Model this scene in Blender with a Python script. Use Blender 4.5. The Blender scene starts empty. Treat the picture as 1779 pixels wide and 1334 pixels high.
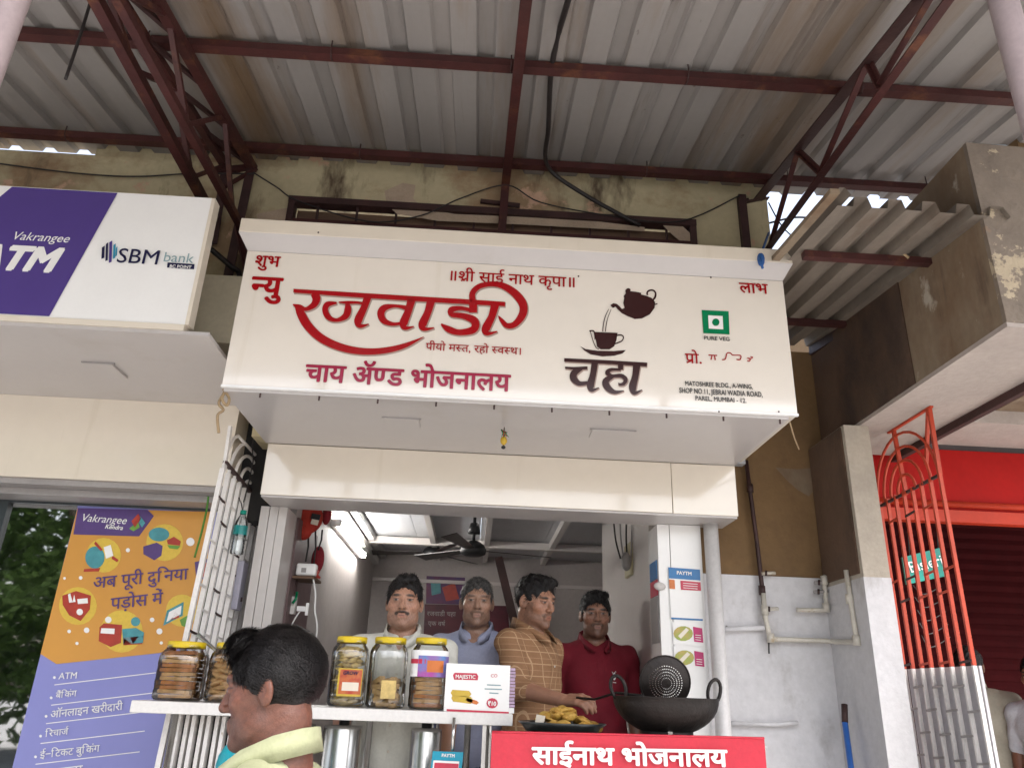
import bpy, bmesh, math, random
import numpy as np
from mathutils import Vector, Matrix
random.seed(7); RNG = np.random.default_rng(7)
scene = bpy.context.scene
COL = scene.collection
R = math.radians

# ---------------------------------------------------------------- camera
CX, CY, FPX = 889.5, 667.0, 1330.0          # photograph is 1779 x 1334
pitch, roll, yaw = R(21.95), R(2.15), R(2.135)
FWD = Vector((math.sin(yaw)*math.cos(pitch), math.cos(yaw)*math.cos(pitch), math.sin(pitch)))
_rt = Vector((math.cos(yaw), -math.sin(yaw), 0)); _up = _rt.cross(FWD)
RT = math.cos(roll)*_rt + math.sin(roll)*_up
UP = -math.sin(roll)*_rt + math.cos(roll)*_up
EYE = Vector((0, 0, 1.55))
cam = bpy.data.objects.new('camera', bpy.data.cameras.new('camera'))
COL.objects.link(cam); scene.camera = cam
cam.data.sensor_width = 36; cam.data.lens = 36*FPX/1779; cam.data.clip_end = 800; cam.data.clip_start = .05
cam.matrix_world = Matrix(((RT.x, UP.x, -FWD.x, EYE.x), (RT.y, UP.y, -FWD.y, EYE.y), (RT.z, UP.z, -FWD.z, EYE.z), (0, 0, 0, 1)))

# ---------------------------------------------------------------- sky, sun, exposure
SUN_EL, SUN_AZ = R(60), R(150)               # azimuth measured from +Y towards +X: behind the photographer
w = bpy.data.worlds.new('World'); scene.world = w; w.use_nodes = True
nt = w.node_tree; nt.nodes.clear()
sky = nt.nodes.new('ShaderNodeTexSky'); sky.sky_type = 'NISHITA'; sky.sun_disc = False
sky.sun_elevation = SUN_EL; sky.sun_rotation = SUN_AZ; sky.air_density = 1.0; sky.dust_density = 6.0; sky.ozone_density = .6
hs = nt.nodes.new('ShaderNodeHueSaturation'); hs.inputs['Saturation'].default_value = .62   # bright hazy overcast
bg = nt.nodes.new('ShaderNodeBackground'); bg.inputs['Strength'].default_value = .15
ow = nt.nodes.new('ShaderNodeOutputWorld')
nt.links.new(sky.outputs[0], hs.inputs['Color']); nt.links.new(hs.outputs[0], bg.inputs[0]); nt.links.new(bg.outputs[0], ow.inputs[0])
sl = bpy.data.lights.new('sun', 'SUN'); sl.energy = 2.6; sl.angle = R(3); sl.color = (1, .96, .91)
so = bpy.data.objects.new('sun', sl); COL.objects.link(so)
sd = Vector((math.sin(SUN_AZ)*math.cos(SUN_EL), math.cos(SUN_AZ)*math.cos(SUN_EL), math.sin(SUN_EL)))
so.rotation_euler = sd.to_track_quat('Z', 'Y').to_euler(); so.location = (0, -6, 9)
vs = scene.view_settings; vs.view_transform = 'Standard'; vs.look = 'None'; vs.gamma = 1; vs.exposure = 2.0
scene.cycles.max_bounces = 10; scene.cycles.diffuse_bounces = 6; scene.cycles.transparent_max_bounces = 16
scene.cycles.use_denoising = True
scene.cycles.caustics_reflective = False; scene.cycles.caustics_refractive = False

# ---------------------------------------------------------------- pixel -> place helpers (depth always given by a real plane)
def ray(x, y): return RT*(x-CX) + UP*(CY-y) + FWD*FPX
def PY(x, y, Y): d = ray(x, y); return EYE + d*(Y/d.y)
def PX(x, y, X): d = ray(x, y); return EYE + d*(X/d.x)
def PZ(x, y, z): d = ray(x, y); return EYE + d*((z-1.55)/d.z)

# ---------------------------------------------------------------- materials
MATS = {}
def M(name, col, rough=.6, metal=0., var=.18, scale=5., bump=0., bscale=60., col2=None, stretch=(1, 1, 1), spec=.5, coat=0.,
      emit=0., trans=0., fine=.06, lo=.35, hi=.65, attr=None, sss=0., extra=()):
    """procedural material: two noise scales between col and col2, optional stain layers extra=[(colour, scale, lo, hi, stretch)]"""
    m = bpy.data.materials.new(name); m.use_nodes = True; t = m.node_tree; N = t.nodes; L = t.links
    b = N['Principled BSDF']; tc = N.new('ShaderNodeTexCoord')
    def noise(sc, st=(1, 1, 1), det=6, rg=.6):
        mp = N.new('ShaderNodeMapping'); mp.inputs['Scale'].default_value = st; L.new(tc.outputs['Object'], mp.inputs[0])
        n = N.new('ShaderNodeTexNoise'); n.inputs['Scale'].default_value = sc; n.inputs['Detail'].default_value = det
        n.inputs['Roughness'].default_value = rg; L.new(mp.outputs[0], n.inputs['Vector']); return n.outputs['Fac']
    def rng(v, a, c):
        r = N.new('ShaderNodeMapRange'); r.inputs[1].default_value = a; r.inputs[2].default_value = c; L.new(v, r.inputs[0]); return r.outputs[0]
    def mix(f, a, c, mode='MIX'):
        x = N.new('ShaderNodeMix'); x.data_type = 'RGBA'; x.blend_type = mode
        if isinstance(f, float): x.inputs[0].default_value = f
        else: L.new(f, x.inputs[0])
        for i, v in ((6, a), (7, c)):
            if isinstance(v, tuple): x.inputs[i].default_value = (*v[:3], 1)
            else: L.new(v, x.inputs[i])
        return x.outputs[2]
    if col2 is None: col2 = tuple(c*(1-var) for c in col)
    if attr:
        a = N.new('ShaderNodeAttribute'); a.attribute_name = attr; base = a.outputs['Color']
        base = mix(rng(noise(scale), .3, .7), base, mix(1.0, base, tuple(1-var for _ in range(3)), 'MULTIPLY'))
    else:
        base = mix(rng(noise(scale, stretch), lo, hi), tuple(col), tuple(col2))
    for ec, es, elo, ehi, est in extra:
        base = mix(rng(noise(es, est, 8, .65), elo, ehi), base, tuple(ec))
    if fine:
        base = mix(rng(noise(scale*14), .3, .7), base, mix(1.0, base, tuple(1-fine*2 for _ in range(3)), 'MULTIPLY'))
    L.new(base, b.inputs['Base Color'])
    b.inputs['Metallic'].default_value = metal; b.inputs['Specular IOR Level'].default_value = spec
    if coat: b.inputs['Coat Weight'].default_value = coat; b.inputs['Coat Roughness'].default_value = .06
    rr = rng(noise(scale*3), .2, .8); ma = N.new('ShaderNodeMath'); ma.operation = 'MULTIPLY_ADD'
    ma.inputs[1].default_value = (.16 if rough > .3 else .03)*rough; ma.inputs[2].default_value = rough*(.92 if rough > .3 else .985); L.new(rr, ma.inputs[0]); L.new(ma.outputs[0], b.inputs['Roughness'])
    if emit: b.inputs['Emission Color'].default_value = (*col, 1); b.inputs['Emission Strength'].default_value = emit
    if trans: b.inputs['Transmission Weight'].default_value = trans
    if sss: b.inputs['Subsurface Weight'].default_value = sss; b.inputs['Subsurface Radius'].default_value = (.01, .004, .002)
    if bump:
        bp = N.new('ShaderNodeBump'); bp.inputs['Strength'].default_value = bump; bp.inputs['Distance'].default_value = .01
        L.new(noise(bscale, stretch, 5), bp.inputs['Height']); L.new(bp.outputs[0], b.inputs['Normal'])
    MATS[name] = m; return m
def clear_mat(name, tint=(.92, .95, .95), refl=.09, rough=.05):
    """thin clear plastic or glass: see-through with a Fresnel reflection"""
    m = bpy.data.materials.new(name); m.use_nodes = True; t = m.node_tree; N = t.nodes; L = t.links; N.remove(N['Principled BSDF'])
    tr = N.new('ShaderNodeBsdfTransparent'); tr.inputs[0].default_value = (*tint, 1)
    gl = N.new('ShaderNodeBsdfGlossy'); gl.inputs['Roughness'].default_value = rough; gl.inputs[0].default_value = (1, 1, 1, 1)
    fr = N.new('ShaderNodeFresnel'); fr.inputs[0].default_value = 1.5
    tc = N.new('ShaderNodeTexCoord'); n = N.new('ShaderNodeTexNoise'); n.inputs['Scale'].default_value = 25
    bp = N.new('ShaderNodeBump'); bp.inputs['Strength'].default_value = .15 if rough > .03 else .004; bp.inputs['Distance'].default_value = .004
    L.new(tc.outputs['Object'], n.inputs['Vector']); L.new(n.outputs['Fac'], bp.inputs['Height']); L.new(bp.outputs[0], gl.inputs['Normal'])
    ad = N.new('ShaderNodeMath'); ad.operation = 'ADD'; ad.inputs[1].default_value = refl; L.new(fr.outputs[0], ad.inputs[0])
    mx = N.new('ShaderNodeMixShader'); L.new(ad.outputs[0], mx.inputs[0]); L.new(tr.outputs[0], mx.inputs[1]); L.new(gl.outputs[0], mx.inputs[2])
    L.new(mx.outputs[0], N['Material Output'].inputs[0]); MATS[name] = m; return m

# ---------------------------------------------------------------- mesh builder
class MB:
    def __init__(s): s.v = []; s.f = []; s.sm = []
    def add(s, vs_, fs, smooth=False):
        k = len(s.v); s.v += [tuple(p) for p in vs_]; s.f += [tuple(i+k for i in f) for f in fs]; s.sm += [smooth]*len(fs); return s
    def box(s, a, b):
        x0, x1 = sorted((a[0], b[0])); y0, y1 = sorted((a[1], b[1])); z0, z1 = sorted((a[2], b[2]))
        return s.add([(x0,y0,z0),(x1,y0,z0),(x1,y1,z0),(x0,y1,z0),(x0,y0,z1),(x1,y0,z1),(x1,y1,z1),(x0,y1,z1)],
              [(0,3,2,1),(4,5,6,7),(0,1,5,4),(1,2,6,5),(2,3,7,6),(3,0,4,7)])
    def bar(s, a, b, w_, h_, up=(0, 0, 1)):
        a, b = Vector(a), Vector(b); d = (b-a).normalized(); u = Vector(up)
        if abs(d.dot(u)) > .97: u = Vector((0, 1, 0))
        r = d.cross(u).normalized()*w_/2; t = r.cross(d).normalized()*h_/2
        return s.add([a-r-t, a+r-t, a+r+t, a-r+t, b-r-t, b+r-t, b+r+t, b-r+t], [(0,1,2,3),(4,7,6,5),(0,4,5,1),(1,5,6,2),(2,6,7,3),(3,7,4,0)])
    def angle(s, a, b, w_, t_=.006, up=(0, 0, 1), flip=1):
        """L-section"""
        a, b = Vector(a), Vector(b); d = (b-a).normalized(); u = Vector(up)
        if abs(d.dot(u)) > .97: u = Vector((0, 1, 0))
        r = d.cross(u).normalized()*flip; t = r.cross(d).normalized()*flip
        pr = [(0, 0), (w_, 0), (w_, t_), (t_, t_), (t_, w_), (0, w_)]
        vs_ = [p + r*(x-w_/2) + t*(y-w_/2) for p in (a, b) for x, y in pr]
        return s.add(vs_, [tuple(range(6)), tuple(range(11, 5, -1))] + [(i, (i+1) % 6+0, (i+1) % 6+6, i+6) for i in range(6)])
    def tube(s, pts, r, n=8, cap=True, closed=False):
        pts = [Vector(p) for p in pts]; k = len(pts); rs = r if isinstance(r, (list, tuple)) else [r]*k; vs_ = []; u = None
        for i, p in enumerate(pts):
            d = (pts[(i+1) % k]-pts[i-1]) if closed else (pts[min(i+1, k-1)]-pts[max(i-1, 0)])
            d.normalize()
            if u is None: u = d.orthogonal().normalized()
            else:
                u = u - d*u.dot(d); u = u.normalized() if u.length > 1e-6 else d.orthogonal().normalized()
            q = d.cross(u)
            vs_ += [p + (u*math.cos(2*math.pi*j/n) + q*math.sin(2*math.pi*j/n))*rs[i] for j in range(n)]
        fs = []
        for i in range(k if closed else k-1):
            o = (i+1) % k
            fs += [(i*n+j, i*n+(j+1) % n, o*n+(j+1) % n, o*n+j) for j in range(n)]
        s.add(vs_, fs, True)
        if cap and not closed: s.f += [tuple(len(s.v)-k*n+j for j in reversed(range(n))), tuple(len(s.v)-n+j for j in range(n))]; s.sm += [False]*2
        return s
    def lathe(s, prof, c=(0, 0, 0), n=24, axis='Z', sq=0.):
        """profile [(radius, height)] turned about an axis through c; sq>0 squares the section off"""
        c = Vector(c); vs_ = []
        for r, h in prof:
            for j in range(n):
                a = 2*math.pi*j/n; k = 1.0
                if sq: k = 1/((abs(math.cos(a))**(2+sq*6)+abs(math.sin(a))**(2+sq*6))**(1/(2+sq*6)))
                x, y = r*k*math.cos(a), r*k*math.sin(a)
                vs_.append(c + (Vector((x, y, h)) if axis == 'Z' else Vector((x, -h, y)) if axis == 'Y' else Vector((h, x, y))))
        fs = [(i*n+j, i*n+(j+1) % n, (i+1)*n+(j+1) % n, (i+1)*n+j) for i in range(len(prof)-1) for j in range(n)]
        return s.add(vs_, fs, True)
    def poly(s, pts): return s.add(pts, [tuple(range(len(pts)))])
    def prism(s, pts, d):
        """polygon extruded by vector d"""
        n = len(pts); d = Vector(d); pts = [Vector(p) for p in pts]
        return s.add(pts + [p+d for p in pts], [tuple(range(n)), tuple(range(2*n-1, n-1, -1))] + [(i, i+n, (i+1) % n+n, (i+1) % n) for i in range(n)])
    def ball(s, c, r, n=10, m=7, rot=None):
        r = r if isinstance(r, (tuple, list)) else (r, r, r); vs_ = []
        for i in range(m+1):
            for j in range(n):
                a, b = math.pi*i/m, 2*math.pi*j/n
                p = Vector((r[0]*math.sin(a)*math.cos(b), r[1]*math.sin(a)*math.sin(b), r[2]*math.cos(a)))
                if rot is not None: p = rot @ p
                vs_.append(Vector(c)+p)
        return s.add(vs_, [(i*n+j, (i+1)*n+j, (i+1)*n+(j+1) % n, i*n+(j+1) % n) for i in range(m) for j in range(n)], True)
    def mesh(s, name, m):
        me = bpy.data.meshes.new(name); me.from_pydata(s.v, [], s.f); me.polygons.foreach_set('use_smooth', s.sm)
        bm = bmesh.new(); bm.from_mesh(me); bmesh.ops.remove_doubles(bm, verts=bm.verts, dist=1e-6); bmesh.ops.recalc_face_normals(bm, faces=bm.faces); bm.to_mesh(me); bm.free()
        if m is not None: me.materials.append(MATS[m] if isinstance(m, str) else m)
        return me
    def build(s, name, m, parent=None): return put(name, s.mesh(name, m), parent)
WORLD = {}
def put(name, me, parent=None, mw=None):
    o = bpy.data.objects.new(name, me); COL.objects.link(o)
    if mw is not None: o.matrix_basis = mw
    if parent is not None:
        o.parent = parent
        o.matrix_parent_inverse = WORLD[parent.name].inverted() if parent.name in WORLD else Matrix.Identity(4)
    return o
def tag(o, label=None, cat=None, group=None, kind=None):
    for k, v in (('label', label), ('category', cat), ('group', group), ('kind', kind)):
        if v: o[k] = v
    return o
def thing(name, label, cat, loc=(0, 0, 0), group=None, rotz=0., scale=1.):
    """an Empty at the thing's base; parts are then built in world coordinates"""
    o = bpy.data.objects.new(name, None); COL.objects.link(o); o.empty_display_size = .1
    o.location = loc; o.rotation_euler = (0, 0, rotz); o.scale = (scale,)*3
    WORLD[o.name] = Matrix.LocRotScale(Vector(loc), Matrix.Rotation(rotz, 3, 'Z'), Vector((scale,)*3))
    return tag(o, label, cat, group)
def box(name, a, b, m, parent=None): return MB().box(a, b).build(name, m, parent)
def bevel(o, wdt=.004, seg=2):
    md = o.modifiers.new('bevel', 'BEVEL'); md.width = wdt; md.segments = seg; md.limit_method = 'ANGLE'; return o

# ---------------------------------------------------------------- lettering: Devanagari shaping done here, outlines from Blender's own built-in faces
GL = {}
CONS = set(chr(c) for c in range(0x915, 0x93A)) | {'ड़'}
def _raw(body, off=0.):
    c = bpy.data.curves.new('t', 'FONT'); c.body = body; c.resolution_u = 3
    o = bpy.data.objects.new('t', c); COL.objects.link(o)
    me = o.evaluated_get(bpy.context.evaluated_depsgraph_get()).to_mesh()
    v = [(p.co.x, p.co.y) for p in me.vertices]; f = [tuple(p.vertices) for p in me.polygons]
    bpy.data.objects.remove(o); bpy.data.curves.remove(c); return v, f
def glyph(ch, off=0., half=False):
    k = (ch, round(off, 4), half)
    if k in GL: return GL[k]
    v, f = _raw(ch, off) if ch.strip() else ([], [])
    ref = max(p[0] for p in _raw('।', 0)[0]); adv = max(p[0] for p in _raw(ch+'।', 0)[0]) - ref
    if half and v:
        xm = max(p[0] for p in v); st = [p[0] for p in v if -.03 < p[1] < .03 and p[0] > .5*xm]
        cut = (min(st) if st else .75*xm)-.004
        bm = bmesh.new(); bv = [bm.verts.new((x, y, 0)) for x, y in v]
        for q in f:
            try: bm.faces.new([bv[i] for i in q])
            except ValueError: pass
        bmesh.ops.bisect_plane(bm, geom=bm.verts[:]+bm.edges[:]+bm.faces[:], plane_co=(cut, 0, 0), plane_no=(1, 0, 0), clear_outer=True)
        bm.verts.index_update(); v = [(a.co.x, a.co.y) for a in bm.verts]; f = [tuple(a.index for a in q.verts) for q in bm.faces]; bm.free(); adv = cut
    GL[k] = (v, f, adv); return GL[k]
def shape(s):
    out = []; i = 0
    while i < len(s):
        c = s[i]
        if c in CONS:
            cl = [c]; i += 1
            while i < len(s) and s[i] == '़': cl[-1] += s[i]; i += 1
            while i+1 < len(s) and s[i] == '्' and s[i+1] in CONS: cl.append(s[i+1]); i += 2
            mk = []
            while i < len(s) and (0x93A <= ord(s[i]) <= 0x94C or ord(s[i]) in (0x901, 0x902, 0x903)): mk.append(s[i]); i += 1
            reph = len(cl) > 1 and cl[0] == 'र'
            if reph: cl = cl[1:]
            if 'ि' in mk: out.append(('ि', 0)); mk.remove('ि')
            rak = len(cl) > 1 and cl[-1] == 'र'
            if rak: cl = cl[:-1]
            out += [(x, 1) for x in cl[:-1]] + [(cl[-1], 0)]
            if rak: out.append(('RAK', 0))
            out += [(x, 0) for x in mk]
            if reph: out.append(('REPH', 0))
        else: out.append((c, 0)); i += 1
    return out
def line2d(s, off=0., track=0.):
    v, f, x, lay = [], [], 0., 0
    def quad(pts):
        k = len(v); v.extend((*p, 5) for p in pts); f.append(tuple(range(k, k+len(pts))))
    for ch, h in shape(s):
        if ch == 'RAK': quad([(x-.20, .21), (x-.20, .13), (x-.47, -.02), (x-.5, .05)]); continue
        if ch == 'REPH':
            for a, b in ((0, 1), (1, 2), (2, 3)):
                P_ = [(x-.12+off, .62), (x-.2, .78), (x-.1, .87), (x+.04, .84)]
                quad([(P_[a][0]-.04, P_[a][1]), (P_[b][0]-.03, P_[b][1]+.03), (P_[b][0]+.03, P_[b][1]-.03), (P_[a][0]+.045, P_[a][1])])
            continue
        gv, gf, ad = glyph(ch, off, bool(h)); k = len(v)
        lay = (lay+1) % 4; v.extend((p[0]+x, p[1], lay) for p in gv); f.extend(tuple(i+k for i in q) for q in gf); x += ad + (track if ad > .05 else 0)
    return v, f
def lettering(name, s, L_, R_, m, parent=None, nrm=None, h=1., off=0., top=.622, shear=0., fixed=None, proud=.0):
    """writes s so that its head line (height top) runs from world point L_ to world point R_; h = height factor"""
    v, f = line2d(s); xs = [p[0] for p in v]; x0, x1 = min(xs), max(xs)
    if off:                                            # heavier weight: shifted copies, each a hair's breadth prouder
        v0, f0 = v, f; v, f = [], []; sh = [(0, 0)] + [(off*1.1*math.cos(a), off*1.1*math.sin(a)) for a in [math.pi/3*i for i in range(6)]]
        for i, (dx, dy) in enumerate(sh): k = len(v); v += [(p[0]+dx, p[1]+dy, p[2]*.5+i*2.6) for p in v0]; f += [tuple(j+k for j in q) for q in f0]
    L_, R_ = Vector(L_), Vector(R_); d = R_-L_; sc = d.length/(x1-x0); d.normalize(); n = Vector(nrm or (0, -1, 0)); u = n.cross(d).normalized()
    if u.z < 0: u = -u
    mb = MB(); mb.add([L_ + d*((p[0]-x0+shear*(p[1]-top))*sc) + u*((p[1]-top)*sc*h) + n*(proud+.00012*p[2]) for p in v], f)
    me = bpy.data.meshes.new(name); me.from_pydata(mb.v, [], mb.f); me.materials.append(MATS[m]); return put(name, me, parent)
def stroke_poly(pts, sub=5):
    """[(x, y, width)] -> outline of a brush stroke, Catmull-Rom smoothed"""
    P_ = [pts[0]]+list(pts)+[pts[-1]]; out = []
    for i in range(1, len(P_)-2):
        for j in range(sub):
            t = j/sub; a, b, c, d = (np.array(P_[i-1+q], float) for q in range(4))
            out.append(.5*((2*b)+(c-a)*t+(2*a-5*b+4*c-d)*t*t+(3*b-a-3*c+d)*t**3))
    out.append(np.array(pts[-1], float)); Lf, Rt = [], []
    for i, p in enumerate(out):
        q = out[min(i+1, len(out)-1)]-out[max(i-1, 0)]; l = math.hypot(q[0], q[1]) or 1; n = (-q[1]/l*p[2]/2, q[0]/l*p[2]/2)
        Lf.append((p[0]+n[0], p[1]+n[1])); Rt.append((p[0]-n[0], p[1]-n[1]))
    return Lf, Rt
def print_strokes(mb, strokes, fn):
    for k, st in enumerate(strokes):
        Lf, Rt = stroke_poly(st); o = Vector((0, -.0003*(k % 6), 0))
        for i in range(len(Lf)-1): mb.poly([fn(*Lf[i])+o, fn(*Lf[i+1])+o, fn(*Rt[i+1])+o, fn(*Rt[i])+o])
    return mb
def flat(name, pts, Y, m, parent=None):
    """flat print on a plane facing the street at depth Y, outline given by pixels"""
    me = bpy.data.meshes.new(name); me.from_pydata([PY(x, y, Y) for x, y in pts], [], [tuple(range(len(pts)))]); me.materials.append(MATS[m]); return put(name, me, parent)
def circ(x, y, rx, ry=None, n=20): return [(x+rx*math.cos(2*math.pi*i/n), y+(ry or rx)*math.sin(2*math.pi*i/n)) for i in range(n)]
# ================================================================ materials
M('asphalt', (.25, .25, .255), .9, var=.3, scale=3, bump=.4)
M('paving', (.37, .365, .36), .85, var=.25, scale=2, bump=.3)
M('roof_sheet', (.27, .25, .235), .6, var=.10, scale=2.0, stretch=(3, .12, 1), bump=.08, bscale=30, fine=.02,
  extra=[((.18, .12, .072), .9, .50, .68, (2.4, .14, 1)), ((.11, .08, .062), 2.6, .58, .72, (3, .12, 1)), ((.07, .05, .042), 14, .66, .74, (1, .5, 1))])
M('old_sheet', (.22, .185, .15), .7, var=.3, scale=2.2, stretch=(3, .5, 1), bump=.2, extra=[((.14, .10, .07), 2.5, .52, .68, (2, .5, 1))])
M('red_oxide', (.065, .015, .013), .6, var=.35, scale=7, bump=.25, bscale=40, extra=[((.13, .045, .02), 5, .56, .68, (1, 1, 1)), ((.05, .02, .018), 9, .6, .72, (1, 1, 1))])
M('dark_iron', (.055, .022, .02), .6, var=.4, scale=8, bump=.2)
M('old_plaster', (.58, .50, .31), .9, var=.2, scale=1.8, bump=.5, bscale=25,
  extra=[((.34, .23, .13), 1.6, .48, .62, (1, 1, 1.3)), ((.12, .085, .05), 2.4, .55, .68, (1.6, 1, .5)), ((.62, .40, .27), 3.1, .58, .62, (1, 1, 1))])
M('raw_plaster', (.52, .40, .29), .95, var=.2, scale=6, bump=.5)
M('old_concrete', (.27, .21, .145), .92, var=.25, scale=1.6, bump=.55, bscale=22, stretch=(1, 1, .4),
  extra=[((.17, .11, .065), 1.7, .46, .62, (1, 1, .4)), ((.11, .075, .05), 4, .56, .70, (2, 2, .3)), ((.42, .37, .30), 7, .62, .70, (1, 1, .6))])
M('peeling', (.23, .185, .145), .95, var=.25, scale=4, bump=.7, bscale=30, extra=[((.44, .36, .25), 5.0, .56, .585, (1, 1, 1)), ((.24, .17, .12), 9, .62, .66, (1, 1, 1))])
M('beam_soffit', (.44, .38, .34), .9, var=.18, scale=2.5, bump=.3)
M('brown_wall', (.21, .125, .055), .9, var=.2, scale=2, bump=.35, extra=[((.13, .075, .035), 2.2, .52, .7, (1, 1, .6))])
M('dark_brown_wall', (.14, .082, .05), .9, var=.3, scale=2, bump=.3, extra=[((.05, .03, .022), 2, .48, .68, (1, 1, .6))])  # dark brown; on the fin it also stands for the awning's shade
M('white_wash', (.68, .67, .68), .9, var=.10, scale=2.4, bump=.35, bscale=30, extra=[((.42, .40, .385), 3.0, .60, .74, (1, 1, .6)), ((.25, .23, .21), 14, .70, .76, (1, 1, 1))])
M('cream_panel', (.74, .665, .555), .13, var=.04, scale=1.2, fine=.015, spec=.85, coat=.7, extra=[((.60, .52, .40), 2.2, .60, .85, (4, 1, .2))])
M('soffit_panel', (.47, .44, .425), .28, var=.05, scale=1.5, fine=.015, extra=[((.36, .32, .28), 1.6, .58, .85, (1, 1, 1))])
M('sign_white', (.80, .735, .65), .12, var=.03, scale=1.1, fine=.012, spec=.85, coat=.7, extra=[((.66, .58, .47), 2.0, .60, .88, (4, 1, .15))])
M('sign_red', (.36, .004, .008), .16, var=.08, scale=4, fine=.02)
M('sign_crimson', (.34, .006, .045), .16, var=.08, scale=4, fine=.02)
M('sign_brown', (.035, .008, .008), .18, var=.1, scale=4, fine=.02)
M('sign_black', (.03, .03, .03), .2, var=.1)
M('veg_green', (.0, .20, .075), .18, var=.06)
M('white_print', (.84, .83, .81), .2, var=.03, fine=.01)
M('navy_purple', (.075, .045, .22), .25, var=.06, scale=2, fine=.01)
M('ink_navy', (.015, .015, .06), .25, var=.1)
M('sky_ink', (.03, .28, .42), .25, var=.1)
M('grey_ink', (.28, .40, .42), .25, var=.1)
M('dark_gap', (.02, .018, .017), .8, var=.3)
M('grey_metal', (.33, .31, .30), .4, var=.12, scale=3)
M('door_frame', (.045, .055, .06), .3, var=.15)
M('white_paint', (.80, .77, .74), .45, var=.12, scale=7, bump=.1, extra=[((.42, .33, .24), 16, .66, .72, (1, 1, .5))])
M('red_paint', (.52, .055, .018), .55, var=.22, scale=8, bump=.12, extra=[((.30, .05, .03), 14, .62, .7, (1, 1, .5))])
M('bright_red', (.42, .008, .006), .7, spec=.2, var=.15, scale=2)
M('orange_rail', (.52, .04, .012), .5, spec=.3, var=.15, scale=3)
M('pale_grey_paint', (.70, .69, .71), .6, var=.12, scale=4, bump=.1)
M('steel', (.62, .61, .59), .25, metal=1, var=.12, scale=3, stretch=(4, 4, .4))
M('black_rubber', (.012, .012, .013), .5, var=.2)
M('pvc_pipe', (.62, .58, .50), .4, var=.15, scale=8, extra=[((.36, .27, .16), 9, .58, .68, (1, 1, 1))])
M('white_pipe', (.70, .68, .665), .35, var=.06, scale=5)
M('blue_pvc', (.30, .38, .45), .4, var=.15, scale=6)
M('tile_grey', (.58, .545, .52), .3, var=.06, scale=2, fine=.02)
M('dull_wall', (.46, .42, .40), .6, var=.10, scale=2)
M('ceiling_board', (.48, .49, .51), .35, var=.1, scale=2)
M('rope', (.42, .30, .17), .9, var=.3, scale=40)
M('wire', (.02, .015, .014), .6, var=.2)
M('green_wire', (.06, .22, .02), .6)
M('tube_glow', (1.0, .98, .94), .5, emit=26, var=0, fine=0)
M('bark', (.10, .075, .05), .95, var=.3, scale=8, bump=.6)
M('leaf', (.14, .24, .05), .6, var=.45, scale=1.2)
clear_mat('door_glass', (.30, .34, .31), .34, .02)
clear_mat('jar_plastic', (.94, .95, .95), .06, .08)
clear_mat('bottle_plastic', (.88, .92, .93), .06, .06)

# ================================================================ ground
tag(box('road', (-60, -60, -.3), (60, 60, -.06), 'asphalt'), kind='structure')
tag(box('pavement', (-30, -1.4, -.28), (30, 3.9, 0), 'paving'), kind='structure')
tag(bevel(box('kerb', (-30, -1.56, -.28), (30, -1.405, .012), 'paving'), .02), kind='structure')
tag(box('shop_floor', (-8, 3.45, .001), (8, 8.2, .36), 'paving'), kind='structure')

# ================================================================ main canopy
SL = .155                                           # canopy falls towards the street
def can(Y): return 4.295 - SL*(3.6-Y)
canopy = thing('corrugated_canopy', 'large grey corrugated roof canopy on red oxide steel over the whole pavement', 'canopy', (0, 3.6, 4.3))
def corrugated(name, X0, n, pitch, zf, Y0, Y1, m, parent, slot=.062, dep=.026, ny=6):
    """trapezoid sheet: wide flat pans (low) and narrow raised slots"""
    xs, hs_ = [], []
    for i in range(n):
        a = X0+i*pitch; e = .011
        for dx, h in ((0, 0), (pitch-slot-2*e, 0), (pitch-slot-e, dep), (pitch-e, dep)): xs.append(a+dx); hs_.append(h)
    xs.append(X0+n*pitch+.01); hs_.append(0); mb = MB(); k = len(xs)
    for j in range(ny+1):
        Y = Y0+(Y1-Y0)*j/ny
        for x, h in zip(xs, hs_): mb.v.append((x, Y, zf(x, Y)+h+.004*math.sin(3.1*x+1.7*Y)))
    for j in range(ny):
        for i in range(k-1): mb.f.append((j*k+i, j*k+i+1, (j+1)*k+i+1, (j+1)*k+i)); mb.sm.append(False)
    return mb.build(name, m, parent)
PIT = .19
X = -6.0+.08; i = 0
while X < 2.3:
    n = 5 if X + 5*PIT < 2.5 else 3
    dz = .009*(i % 2)
    corrugated('roof_sheet', X, n, PIT, lambda x, y, dz=dz: can(y)+dz,   .15+.05*((i*37) % 5)/5, 3.64+.015*((i*53) % 4), 'roof_sheet', canopy)
    X += n*PIT; i += 1
CAN_R = X
def purlin(Y, z, w_=.046):
    mb = MB(); mb.angle((-6, Y, z), (CAN_R, Y, z), w_, .007); mb.box((-6, Y-.018, z-.018), (CAN_R, Y+.018, z+.02)); return mb.build('purlin', 'red_oxide', canopy)
PURL = [3.43, 2.6, 1.7, .95, .3]
for Y in PURL: purlin(Y, can(Y)-.036)
for Y in PURL[:2]:                                     # hook bolts that hold the sheets
    for k in range(7):
        x = -2.3+.78*k; z = can(Y)-.03
        MB().tube([(x, Y-.03, z+.05), (x, Y-.034, z-.02), (x, Y-.01, z-.042), (x, Y+.015, z-.03)], .003, 5).build('hook_bolt', 'dark_iron', canopy)
def member(a, b, w_=.04, m='red_oxide', name='truss_bar', par=None): return MB().angle(a, b, w_*.86, .007).build(name, m, par or canopy)
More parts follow.
